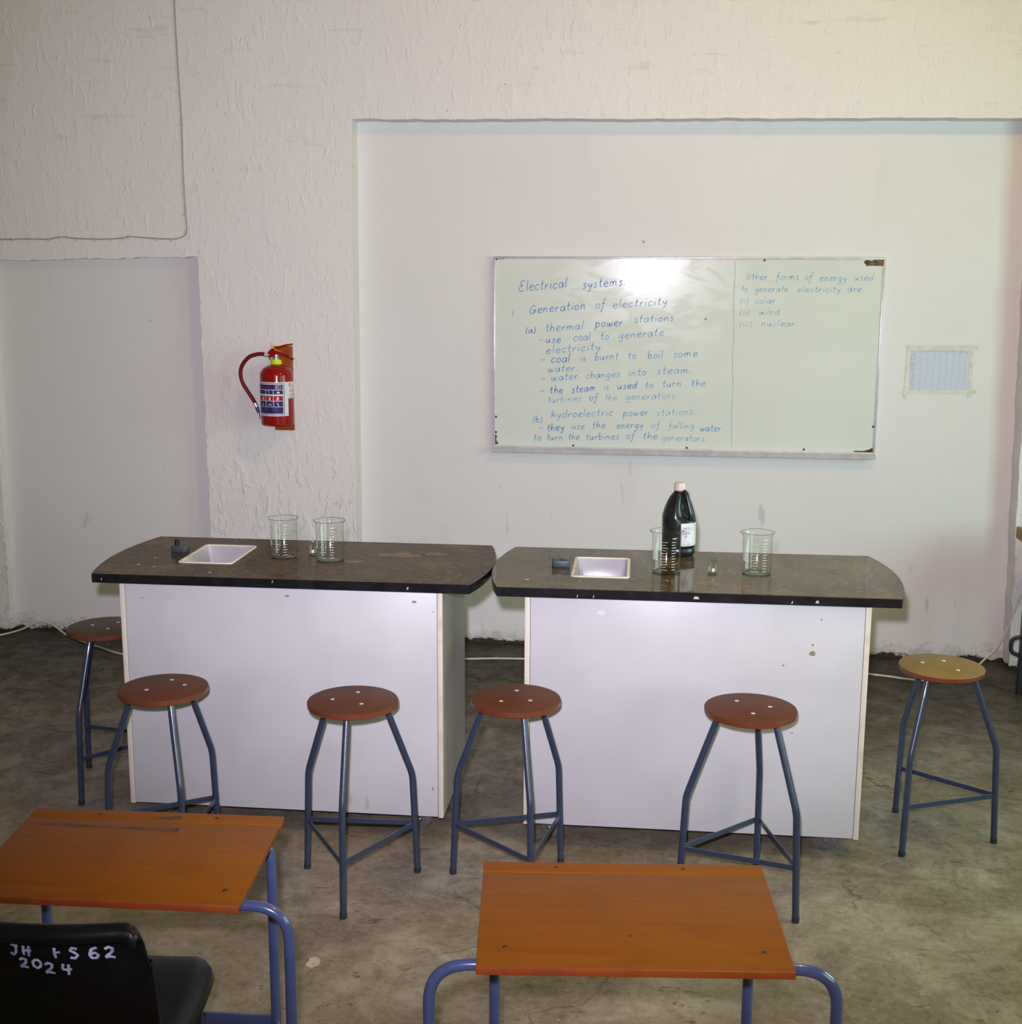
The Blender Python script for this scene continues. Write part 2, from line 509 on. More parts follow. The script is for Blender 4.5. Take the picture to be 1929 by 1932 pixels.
def prism(outline, z0, z1, holes=()):
    """solid from a closed 2-D outline (x, y) with optional holes"""
    bm = bmesh.new()
    loops = [outline] + list(holes)
    edges = []
    rings = []
    for lp in loops:
        vs = [bm.verts.new((p[0], p[1], z1)) for p in lp]
        rings.append(vs)
        for i in range(len(vs)):
            edges.append(bm.edges.new((vs[i], vs[(i + 1) % len(vs)])))
    bmesh.ops.triangle_fill(bm, use_beauty=True, use_dissolve=False, edges=edges)
    top = bm.faces[:]
    ret = bmesh.ops.extrude_face_region(bm, geom=top)
    for g in ret['geom']:
        if isinstance(g, bmesh.types.BMVert):
            g.co.z = z0
    bmesh.ops.recalc_face_normals(bm, faces=bm.faces[:])
    return bm

def empty(name, loc=(0, 0, 0), rz=0.0):
    o = bpy.data.objects.new(name, None)
    o.empty_display_size = 0.1
    o.location = loc
    o.rotation_euler = (0, 0, rz)
    COL.objects.link(o)
    return o

def tag(o, label=None, cat=None, group=None, kind=None):
    if label: o['label'] = label
    if cat: o['category'] = cat
    if group: o['group'] = group
    if kind: o['kind'] = kind
    return o

def smooth_path(pts, n=8, closed=False):
    """Catmull-Rom through the points (any dimension)"""
    P = [Vector(p) for p in pts]
    if len(P) < 3:
        return P
    out = []
    N_ = len(P)
    for i in range(N_ - 1 if not closed else N_):
        p1, p2 = P[i], P[(i + 1) % N_]
        p0 = P[i - 1] if (i > 0 or closed) else p1 * 2 - p2
        p3 = P[(i + 2) % N_] if (i + 2 < N_ or closed) else p2 * 2 - p1
        for k in range(n):
            t = k / n
            out.append(0.5 * ((2 * p1) + (p2 - p0) * t + (2 * p0 - 5 * p1 + 4 * p2 - p3) * t * t + (3 * p1 - p0 - 3 * p2 + p3) * t ** 3))
    if not closed:
        out.append(P[-1])
    return out

def fillet(pts, rad, n=8):
    """rounded polyline in 3-D"""
    P = [Vector(p) for p in pts]
    out = [P[0]]
    for i in range(1, len(P) - 1):
        a = (P[i - 1] - P[i]); b = (P[i + 1] - P[i])
        ang = a.angle(b)
        d = min(rad / math.tan(ang / 2), a.length * 0.49, b.length * 0.49)
        s = P[i] + a.normalized() * d; e = P[i] + b.normalized() * d
        for k in range(n + 1):
            t = k / n
            out.append((s * (1 - t) + P[i] * t) * (1 - t) + (P[i] * (1 - t) + e * t) * t)
    out.append(P[-1])
    return out

def copy_tree(o, parent=None):
    c = o.copy()
    COL.objects.link(c)
    c.parent = parent
    for ch in list(o.children):
        copy_tree(ch, c)
    return c

# ------------------------------------------------------------------ the room
WY, FY = 6.662, 6.53          # recess plane and wall face
XL, XR, YB, ZC = -5.0, 3.4, -2.2, 4.4

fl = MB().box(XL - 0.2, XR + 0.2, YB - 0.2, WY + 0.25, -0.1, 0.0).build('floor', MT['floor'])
tag(fl, 'brown grey screeded concrete floor with cracks and dark scuffs', kind='structure')
ce = MB().box(XL - 0.2, XR + 0.2, YB - 0.2, WY + 0.25, ZC, ZC + 0.1).build('ceiling', MT['ceiling'])
tag(ce, 'ceiling boards above the room', kind='structure')

def jag(p0, p1, n, amp, seed):
    """points from p0 to p1 (x, z) with a broken plaster edge"""
    rnd = random.Random(seed)
    out = []
    d = Vector((p1[0] - p0[0], p1[1] - p0[1])); nrm = Vector((-d.y, d.x)).normalized()
    for i in range(n + 1):
        t = i / n
        a = amp * (mnoise.noise(Vector((t * n * 0.35, seed * 3.1, 0))) + 0.5 * rnd.uniform(-1, 1)) if 0 < i < n else 0
        out.append((p0[0] + d.x * t + nrm.x * a, p0[1] + d.y * t + nrm.y * a))
    return out

# face of the wall: one outline that runs round both recesses
ol = [(XL, 0.0), (XL, ZC), (XR, ZC), (XR, 0.0)]
ol += jag((1.885, 0.0), (1.815, 2.752), 60, 0.006, 3)
ol += jag((1.74, 2.752), (-1.543, 2.772), 70, 0.004, 5)[1 if False else 0:]
ol += jag((-1.5435, 2.76), (-1.56, 0.0), 24, 0.0015, 6)
ol += jag((-2.362, 0.0), (-2.380, 2.085), 90, 0.009, 8)
ol += jag((-2.381, 2.0855), (-3.545, 2.060), 46, 0.008, 11)
ol += [(-3.56, 0.0)]
bm = bmesh.new()
vs = [bm.verts.new((p[0], FY, p[1])) for p in ol]
es = [bm.edges.new((vs[i], vs[(i + 1) % len(vs)])) for i in range(len(vs))]
bmesh.ops.triangle_fill(bm, use_beauty=True, use_dissolve=False, edges=es)
ret = bmesh.ops.extrude_face_region(bm, geom=bm.faces[:])
for g in ret['geom']:
    if isinstance(g, bmesh.types.BMVert):
        g.co.y = WY + 0.2
bmesh.ops.recalc_face_normals(bm, faces=bm.faces[:])
wf = MB().frombm(bm).build('wall_front', MT['wall'])
tag(wf, 'white painted rough brick and plaster wall behind the benches', kind='structure')
tag(MB().box(-1.75, 2.1, WY, WY + 0.1, 0, 2.95).build('recess_panel', MT['recess'], wf), 'smooth white plastered recess behind the whiteboard')
tag(MB().box(-3.75, -2.2, FY + 0.075, WY + 0.1, 0, 2.25).build('recess_panel', MT['recess'], wf), 'smooth white plastered blocked up doorway')

# right wall with two window openings, left and back walls
WIN = [(3.05, 4.95), (0.05, 1.95)]
z0w, z1w = 1.0, 2.65
mb = MB()
ys = [YB, WIN[1][0], WIN[1][1], WIN[0][0], WIN[0][1], WY + 0.25]
mb.box(XR, XR + 0.15, YB, WY + 0.25, 0, z0w)
mb.box(XR, XR + 0.15, YB, WY + 0.25, z1w, ZC)
for a, c in ((ys[0], ys[1]), (ys[2], ys[3]), (ys[4], ys[5])):
    mb.box(XR, XR + 0.15, a, c, z0w, z1w)
tag(mb.build('wall_right', MT['otherwall']), 'white painted side wall with two window openings', kind='structure')
for i, (a, c) in enumerate(WIN):
    mb = MB()
    for k in range(4):
        yy = a + (c - a) * k / 3
        mb.box(XR + 0.05, XR + 0.09, yy - 0.02, yy + 0.02, z0w, z1w)
    for zz in (z0w + 0.02, 2.1, z1w - 0.02):
        mb.box(XR + 0.05, XR + 0.09, a, c, zz - 0.018, zz + 0.018)
    tag(mb.build('window_%d' % (i + 1), MT['frame']), 'grey steel window frame in the side wall', kind='structure')
tag(MB().box(XL - 0.15, XL, YB, WY + 0.25, 0, ZC).build('wall_left', MT['otherwall']), 'white painted left side wall', kind='structure')
tag(MB().box(XL, XR, YB - 0.15, YB, 0, ZC).build('wall_back', MT['otherwall']), 'white painted wall at the back of the room', kind='structure')

# ------------------------------------------------------------------ demonstration benches
def bench_outline(hw, d, sag, n=14):
    """plan of the worktop: straight long sides, bowed ends"""
    def arc(xa, y0, y1, s, sgn):
        pts = []
        for i in range(n + 1):
            t = i / n
            pts.append((xa + sgn * s * 4 * t * (1 - t), y0 + (y1 - y0) * t))
        return pts
    return arc(hw, 0, d, sag, 1) + arc(-hw, d, 0, sag, -1)

def rrect(x0, x1, y0, y1, r, n=4):
    pts = []
    for cx, cy, a0 in ((x1 - r, y0 + r, -90), (x1 - r, y1 - r, 0), (x0 + r, y1 - r, 90), (x0 + r, y0 + r, 180)):
        for k in range(n + 1):
            a = math.radians(a0 + 90 * k / n)
            pts.append((cx + r * math.cos(a), cy + r * math.sin(a)))
    return pts

CT, CB = 0.947, 0.915     # worktop top and underside

def make_bench(loc, rz, label, lam, tapmat, sag, sink_c, tap_c, knob, frontmarks, topmarks, edgemarks):
    """origin on the floor below the middle of the worktop's front edge"""
    root = empty('laboratory_bench', loc, rz)
    tag(root, label, 'bench')
    hw, d = 0.6785, 0.652
    out = bench_outline(hw, d, sag)
    sx, sy = sink_c
    hole = rrect(sx - 0.095, sx + 0.095, sy - 0.148, sy + 0.148, 0.012)
    MB().frombm(prism(out, CB, CT, [hole])).build('worktop', lam, root)
    # black edging all round
    mb = MB()
    n = len(out)
    cx, cy = 0, d / 2
    big = []
    for i in range(n):
        a = Vector(out[i - 1]); c = Vector(out[(i + 1) % n]); t = (c - a).normalized()
        big.append((out[i][0] + t.y * 0.002, out[i][1] - t.x * 0.002))
    vs = []
    for p, q in zip(out, big):
        vs += [(p[0], p[1], CT + 0.0006), (q[0], q[1], CT - 0.001), (q[0], q[1], CB), (p[0] * 0.99, cy + (p[1] - cy) * 0.985, CB - 0.0005)]
    fs = []
    for i in range(n):
        j = (i + 1) % n
        for k in range(3):
            fs.append((i * 4 + k, i * 4 + k + 1, j * 4 + k + 1, j * 4 + k))
    mb.add(vs, fs, True).build('edging', MT['edge'], root)
    # carcass
    bw, bd, b0 = 0.5832, 0.545, 0.08
    y0 = 0.012
    t = 0.018
    for s in (-1, 1):
        xa, xb = (-bw, -bw + t) if s < 0 else (bw - t, bw)
        sp = MB().box(xa, xb, y0 + 0.001, y0 + bd, b0, CB).build('side_panel', MT['melside'], root)
        MB().box(xa, xb, y0 - 0.0015, y0 + 0.001, b0, CB, 0.0006).build('panel_edge', MT['meledge'], sp)
    MB().box(-bw + t + 0.0018, bw - t - 0.0018, y0 - 0.001, y0 + t, b0 + 0.004, CB, 0.0008).build('front_panel', MT['mel'], root)
    MB().box(-bw + t, bw - t, y0 + 0.004, y0 + 0.010, b0 + 0.01, CB - 0.001).build('joint_line', MT['glue'], root)
    MB().box(-bw + t, bw - t, y0 + bd - t, y0 + bd, b0, CB).build('back_panel', MT['melside'], root)
    MB().box(-bw + t, bw - t, y0 + t, y0 + bd - t, b0, b0 + t).build('base_board', MT['melside'], root)
    # marks on the front panel
    for (mx, mz, mw, mh, mm, name) in frontmarks:
        pts = []
        rnd = random.Random(int(mx * 1000) + int(mz * 77))
        for k in range(9):
            a = 2 * math.pi * k / 9
            f = rnd.uniform(0.7, 1.1)
            pts.append((mx + mw * f * math.cos(a), y0 - 0.0016, mz + mh * f * math.sin(a)))
        MB().add(pts, [tuple(range(9))]).build(name, MT[mm], root)
    # sink: bowl with a rolled rim
    mb = MB()
    lv = [(0.0, CT + 0.001, 0.092, 0.145), (0.0, CT - 0.03, 0.089, 0.142), (0.0, CT - 0.15, 0.072, 0.125), (0.0, CT - 0.165, 0.060, 0.112)]
    rings = []
    vs = []
    for _, z, a, c in lv:
        rr = rrect(sx - a, sx + a, sy - c, sy + c, 0.014)
        vs += [(p[0], p[1], z) for p in rr]
    m_ = len(rr)
    fs = []
    for i in range(len(lv) - 1):
        for k in range(m_):
            fs.append((i * m_ + k, (i + 1) * m_ + k, (i + 1) * m_ + (k + 1) % m_, i * m_ + (k + 1) % m_))
    fs.append(tuple((len(lv) - 1) * m_ + k for k in range(m_)))
    snk = mb.add(vs, fs, True).build('sink', MT['ceram'], root)
    mb = MB()
    vs = []
    for z, a, c, r in ((CT + 0.0, 0.105, 0.158, 0.016), (CT + 0.004, 0.103, 0.156, 0.015), (CT + 0.004, 0.094, 0.147, 0.012), (CT - 0.004, 0.0915, 0.1445, 0.012)):
        vs += [(p[0], p[1], z) for p in rrect(sx - a, sx + a, sy - c, sy + c, r)]
    fs = []
    for i in range(3):
        for k in range(m_):
            fs.append((i * m_ + k, i * m_ + (k + 1) % m_, (i + 1) * m_ + (k + 1) % m_, (i + 1) * m_ + k))
    mb.add(vs, fs, True).build('sink_rim', MT['sinkrim'], snk)
    # small tap block beside the sink
    tx, ty = tap_c
    tp = MB().box(tx - 0.030, tx + 0.030, ty - 0.02, ty + 0.02, CT, CT + 0.026, 0.003).build('tap_block', tapmat, root)
    if knob:
        MB().lathe([(0.0, 0.026), (0.009, 0.026), (0.009, 0.046), (0.006, 0.049), (0.0, 0.049)], 16, (tx - 0.012, ty, CT)).build('tap_knob', MT['black'], tp)
        MB().lathe([(0.0, 0.0), (0.008, 0.0), (0.008, 0.002), (0.0, 0.002)], 14, (tx + 0.014, ty, CT + 0.0255)).build('tap_hole', MT['black'], tp)
    else:
        MB().lathe([(0.0, 0.0), (0.013, 0.0), (0.013, 0.003), (0.0, 0.003)], 16, (tx + 0.004, ty + 0.003, CT + 0.025)).build('tap_hole', MT['black'], tp)
        MB().box(tx - 0.034, tx - 0.030, ty - 0.02, ty + 0.02, CT, CT + 0.03, 0.001).build('tap_end', MT['black'], tp)
    for (mx, my, mw, mh, mm, name) in topmarks:
        rnd = random.Random(int(mx * 1000) + 7)
        pts = []
        for k in range(18):
            a = 2 * math.pi * k / 18
            fr_ = rnd.uniform(0.6, 1.15)
            pts.append((mx + mw * fr_ * math.cos(a), my + mh * fr_ * math.sin(a), CT + 0.0005))
        MB().add(pts, [tuple(range(18))]).build(name, MT[mm], root)
    for (mx, w_, z_) in edgemarks:
        MB().add([(mx, -0.0026, z_), (mx + w_, -0.0026, z_), (mx + w_ * 0.6 + 0.003, -0.0026, z_ + 0.009), (mx + 0.003, -0.0026, z_ + 0.009)], [(0, 1, 2, 3)]).build('paint_mark', MT['clip'], root)
    # four castors
    for cxp in (-0.49, 0.49):
        for cyp in (0.10, 0.47):
            ca = MB().lathe([(0.0, -0.012), (0.012, -0.012), (0.030, -0.011), (0.0365, -0.009), (0.038, 0.0), (0.0365, 0.009), (0.030, 0.011), (0.012, 0.012), (0.0, 0.012)], 28)
            ca.v = [(p[2] + cxp, p[1] + cyp, p[0] + 0.038) for p in ca.v]
            # turn the wheel so that its flat side looks sideways to the bench front
            ang = math.radians(62)
            ca.v = [(cxp + (p[0] - cxp) * math.cos(ang) - (p[1] - cyp) * math.sin(ang), cyp + (p[0] - cxp) * math.sin(ang) + (p[1] - cyp) * math.cos(ang), p[2]) for p in ca.v]
            w = ca.build('castor_wheel', MT['caster'], root)
            fk = MB()
            def rt(x, y):
                return (cxp + x * math.cos(ang) - y * math.sin(ang), cyp + x * math.sin(ang) + y * math.cos(ang))
            for s in (-1, 1):
                p = [rt(s * 0.015, -0.018), rt(s * 0.015, 0.018), rt(s * 0.015, 0.010), rt(s * 0.015, -0.010)]
                q = [rt(s * 0.018, -0.018), rt(s * 0.018, 0.018), rt(s * 0.018, 0.010), rt(s * 0.018, -0.010)]
                zs = [0.078, 0.078, 0.03, 0.03]
                fk.add([(a[0], a[1], z) for a, z in zip(p, zs)] + [(a[0], a[1], z) for a, z in zip(q, zs)],
                       [(0, 1, 2, 3), (7, 6, 5, 4), (0, 4, 5, 1), (1, 5, 6, 2), (2, 6, 7, 3), (3, 7, 4, 0)])
            c0 = rt(0, 0)
            fk.box(c0[0] - 0.024, c0[0] + 0.024, c0[1] - 0.024, c0[1] + 0.024, 0.0765, 0.0800)
            fk.tube([(*rt(-0.022, 0), 0.038), (*rt(0.022, 0), 0.038)], 0.005, 10)
            fk.build('castor_fork', MT['steel'], w)
    return root

make_bench((-1.2841, 4.186, 0), 0.0036, 'white bench with a brown worktop, standing left of the other bench', MT['lam1'], MT['tap'], 0.045,
           (-0.337, 0.362), (-0.497, 0.388), True,
           [(-0.50, 0.862, 0.004, 0.003, 'chip', 'paint_chip'), (0.03, 0.885, 0.010, 0.005, 'chip', 'paint_chip'),
            (0.485, 0.878, 0.010, 0.005, 'chip', 'paint_chip'), (0.55, 0.845, 0.003, 0.003, 'chip', 'paint_chip'),
            (0.545, 0.19, 0.003, 0.008, 'chip', 'paint_chip'), (0.24, 0.13, 0.012, 0.032, 'rust', 'drip_stain'), (0.305, 0.125, 0.010, 0.03, 'rust', 'drip_stain')],
           [(0.36, 0.43, 0.10, 0.05, 'stain', 'dried_stain'), (0.20, 0.30, 0.045, 0.03, 'stain', 'dried_stain'), (0.48, 0.46, 0.05, 0.03, 'stain', 'dried_stain'), (-0.57, 0.16, 0.006, 0.007, 'lwhite', 'paint_spot'), (-0.50, 0.13, 0.006, 0.010, 'rust', 'paint_spot'), (-0.27, 0.07, 0.008, 0.006, 'lwhite', 'paint_spot'), (-0.55, 0.27, 0.008, 0.006, 'lwhite', 'paint_spot')],
           [(-0.645, 0.003, 0.924), (0.46, 0.006, 0.925), (-0.02, 0.003, 0.934)])
make_bench((0.1720, 4.180, 0), 0.008, 'white bench with a glossy brown worktop, carrying the black bottle', MT['lam2'], MT['tap2'], 0.047,
           (-0.332, 0.337), (-0.478, 0.335), False,
           [(0.395, 0.745, 0.012, 0.010, 'chip', 'paint_chip'), (0.395, 0.775, 0.004, 0.005, 'chip', 'paint_chip'),
            (0.30, 0.70, 0.005, 0.004, 'chip', 'paint_chip'), (0.42, 0.865, 0.004, 0.004, 'chip', 'paint_chip'),
            (0.34, 0.46, 0.004, 0.003, 'chip', 'paint_chip'), (-0.32, 0.865, 0.016, 0.011, 'lwhite', 'paper_scrap')],
           [(-0.585, 0.12, 0.009, 0.008, 'lwhite', 'paint_spot'), (-0.40, 0.12, 0.005, 0.005, 'lwhite', 'paint_spot'), (-0.095, 0.16, 0.007, 0.006, 'rust', 'paint_spot')],
           [(-0.405, 0.003, 0.920), (-0.35, 0.003, 0.920), (0.315, 0.005, 0.920), (0.395, 0.012, 0.924), (-0.01, 0.02, 0.926)])

# ------------------------------------------------------------------ stools
SH, SR = 0.6466, 0.1467

def make_stool():
    root = empty('stool')
    MB().lathe([(0.0, SH - 0.020), (SR - 0.004, SH - 0.020), (SR, SH - 0.017), (SR, SH - 0.0032)], 64).build('seat_rim', MT['seatedge'], root)
    MB().lathe([(SR, SH - 0.0034), (SR - 0.0012, SH - 0.001), (SR - 0.004, SH), (0.0, SH)], 64).build('seat', MT['seat'], root)
    feet = []
    for k in range(3):
        a = math.radians(150 + 120 * k)
        d = Vector((math.cos(a), math.sin(a), 0))
        P = [d * 0.104 + Vector((0, 0, SH - 0.020)), d * 0.2035 + Vector((0, 0, 0.357)), d * 0.2187 + Vector((0, 0, 0.012))]
        path = fillet(P, 0.16, 8)
        lg = MB().tube(path, 0.0112, 14).build('leg', MT['blue'], root)
        MB().lathe([(0.0, 0.0), (0.0118, 0.0), (0.0122, 0.004), (0.0122, 0.018)], 14, tuple(d * 0.2190)).build('foot_tip', MT['tip'], lg)
        feet.append(d)
    for k in range(3):
        a, c = feet[k] * 0.2235, feet[(k + 1) % 3] * 0.2235
        t = (c - a).normalized()
        nrm = Vector((t.y, -t.x, 0))
        z = 0.1795
        vs = []
        for p in (a + t * 0.002, c - t * 0.002):
            for o, zz in ((0.0, z - 0.0085), (0.004, z - 0.0085), (0.004, z + 0.0085), (0.0, z + 0.0085)):
                q = p + nrm * (o - 0.006)
                vs.append((q.x, q.y, zz))
        MB().add(vs, [(0, 1, 5, 4), (1, 2, 6, 5), (2, 3, 7, 6), (3, 0, 4, 7), (0, 3, 2, 1), (4, 5, 6, 7)]).build('rail', MT['blue'], root)
    # plate the legs are welded to
    MB().lathe([(0.0, SH - 0.0245), (0.118, SH - 0.0245), (0.120, SH - 0.0205), (0.0, SH - 0.0205)], 32).build('seat_plate', MT['blue'], root)
    return root

def screw_head(parent, x, y, z, r, mat, name='screw'):
    o = MB().lathe([(r, 0.0), (r * 0.9, r * 0.16), (r * 0.55, r * 0.25), (r * 0.28, r * 0.12), (0.0, r * 0.05)], 16).build(name, mat, parent)
    o.location = (x, y, z)
    return o

stool0 = make_stool()
PXS = 84 / 0.1467
def sc_(dx, dy, k):      # screw offset measured on the seat
    return (dx / k * 0.1467, -dy / k * 0.1467 * 3.0)
STOOLS = [   # x, y, rotation of the leg set, screws in room directions, label, seat material
    (-0.9327, 3.8193, 0.0431, [(0.0, 0.074), (-0.066, -0.005), (0.037, -0.037)], 'brown seated stool in front of the left bench, wholly in view between two others', 'seat'),
    (-0.4107, 3.9016, 0.3405, [(-0.005, 0.074), (-0.044, -0.037), (0.049, -0.02)], 'brown seated stool standing in front of the gap between the two benches', 'seat'),
    (0.3432, 3.9011, -0.2775 + math.radians(60), [(-0.04, 0.06), (0.062, 0.015), (0.003, -0.055)], 'brown seated stool in front of the right bench, just behind the single empty desk', 'seat'),
    (1.0502, 4.4333, 0.3997 + math.radians(60), [(-0.06, 0.03), (0.019, 0.06), (0.045, -0.048)], 'stool with a paler tan seat, standing alone right of both benches', 'seat2'),
    (-1.5873, 3.8662, 0.5771, [(0.0, 0.075), (0.062, 0.03), (-0.044, -0.035)], 'brown seated stool at the left bench corner, feet hidden behind a desk', 'seat'),
    (-2.0880, 4.5450, 0.8804 + math.radians(60), [(0.025, 0.062), (-0.058, 0.01), (0.022, -0.03)], 'dull brown seated stool farthest left, partly hidden by the left bench side', 'seatdark'),
]
for i, (x, y, a, scr, lab, sm) in enumerate(STOOLS):
    o = stool0 if i == 0 else copy_tree(stool0)
    o.location = (x, y, 0)
    o.rotation_euler = (0, 0, a)
    tag(o, lab, 'stool', 'stools around the benches')
    if sm != 'seat':
        for ch in o.children:
            if ch.name.split('.')[0] == 'seat':
                ch.data = ch.data.copy()
                ch.data.materials.clear()
                ch.data.materials.append(MT[sm])
STOOL_OBJS = [o for o in COL.objects if o.name.split('.')[0] == 'stool' and o.parent is None]
sc0 = None
for o, (x, y, a, scr, lab, sm) in zip(STOOL_OBJS, STOOLS):
    for (dx, dy) in scr:
        lx = dx * math.cos(-a) - dy * math.sin(-a)
        ly = dx * math.sin(-a) + dy * math.cos(-a)
        if sc0 is None:
            sc0 = screw_head(o, lx, ly, SH - 0.0002, 0.0072, MT['chrome'])
        else:
            s_ = sc0.copy(); COL.objects.link(s_); s_.parent = o; s_.location = (lx, ly, SH - 0.0002)

# ------------------------------------------------------------------ pupils' desks
def make_desk(loc, rz, label, holes, scuffs):
    """origin on the floor below the middle of the front edge of the board"""
    root = empty('school_desk', loc, rz)
    tag(root, label, 'desk', 'single school desks')
    w, d, zf, zb, t = 0.3073, 0.394, 0.6914, 0.7177, 0.0155
    sl = (zb - zf) / d
    def slab(x0, x1, y0, y1, up=0.0, th=t, bev=0.002):
        m_ = MB().box(x0, x1, y0, y1, -th, up, bev)
        m_.v = [(p[0], p[1], p[2] + zf + sl * p[1]) for p in m_.v]
        return m_
    gy = 0.350
    top = slab(-w, w, 0.0045, gy - 0.0015).build('writing_board', MT['desk'], root)
    slab(-w, w, gy + 0.0015, d).build('back_strip', MT['desk'], root)
    slab(-w + 0.002, w - 0.002, gy - 0.004, gy + 0.004, -0.003, t - 0.002, 0.0).build('groove', MT['groove'], root)
    slab(-w, w, 0.0, 0.0045, -0.0006, t + 0.0005, 0.0012).build('front_edging', MT['deskedge'], root)
    for (hx, hy, r, mt_) in holes:
        screw_head(root, hx, hy, zf + sl * hy - 0.0004, r, MT[mt_])
    for (x0, x1, y0, y1) in scuffs:
        m_ = MB()
        pts = []
        rnd = random.Random(3)
        n = 14
        for k in range(n + 1):
            u = k / n
            pts.append((x0 + (x1 - x0) * u, y0 + rnd.uniform(-0.002, 0.002) + 0.002 * math.sin(u * 7)))
        for k in range(n, -1, -1):
            u = k / n
            pts.append((x0 + (x1 - x0) * u, y1 + (y0 - y1) * 0.6 * (1 - u) + rnd.uniform(-0.002, 0.002)))
        m_.frombm(prism(pts, -0.0002, 0.0004))
        m_.v = [(p[0], p[1], p[2] + zf + sl * p[1]) for p in m_.v]
        m_.build('scuff_mark', MT['scuff'], root)
    # tube frame: wide front arch, narrow rear arch, side runners, low cross bar
    r = 0.0122
    zt = zf - t - r
    fy, ry = 0.052, 0.355
    zrt = zf + sl * ry - t - r
    fw, rw = 0.402, 0.282
    arch = fillet([(-fw, fy, 0.0), (-fw, fy, zt + 0.01 - 0.01 + sl * fy), (fw, fy, zt + sl * fy), (fw, fy, 0.0)], 0.085, 12)
    MB().tube(arch, r, 18).build('front_arch', MT['deskblue'], root)
    arch = fillet([(-rw, ry, 0.0), (-rw, ry, zrt), (rw, ry, zrt), (rw, ry, 0.0)], 0.075, 12)
    MB().tube(arch, r, 18).build('rear_arch', MT['deskblue'], root)
    for s in (-1, 1):
        MB().tube([(s * 0.20, fy, zt + sl * fy), (s * 0.20, ry, zrt)], 0.009, 12).build('side_runner', MT['deskblue'], root)
    MB().box(-rw, rw, ry - 0.006, ry + 0.006, 0.185, 0.215, 0.002).build('cross_bar', MT['deskblue'], root)
    for s in (-1, 1):
        MB().tube([(s * rw, ry, 0.2), (s * fw, fy, 0.2)], 0.008, 12).build('side_bar', MT['deskblue'], root)
    return root

make_desk((-1.1432, 2.3646, 0), 0.0335, 'orange wooden school desk with a black plastic chair pushed up to it',
          [(0.262, 0.062, 0.006, 'screwdark'), (-0.262, 0.055, 0.006, 'screwdark'), (-0.14, 0.372, 0.0055, 'screwdark'), (0.148, 0.372, 0.0055, 'screwdark')],
          [(-0.275, 0.075, 0.318, 0.300), (0.0, 0.062, 0.356, 0.378)])
make_desk((-0.0009, 2.2278, 0), 0.0891, 'orange wooden school desk standing without a chair, in front of the right bench',
          [(-0.252, 0.070, 0.0055, 'screwdark'), (0.258, 0.064, 0.006, 'screwdark'), (-0.146, 0.372, 0.005, 'screwdark'), (0.132, 0.372, 0.005, 'screwdark'), (-0.002, 0.113, 0.0035, 'black')], [])

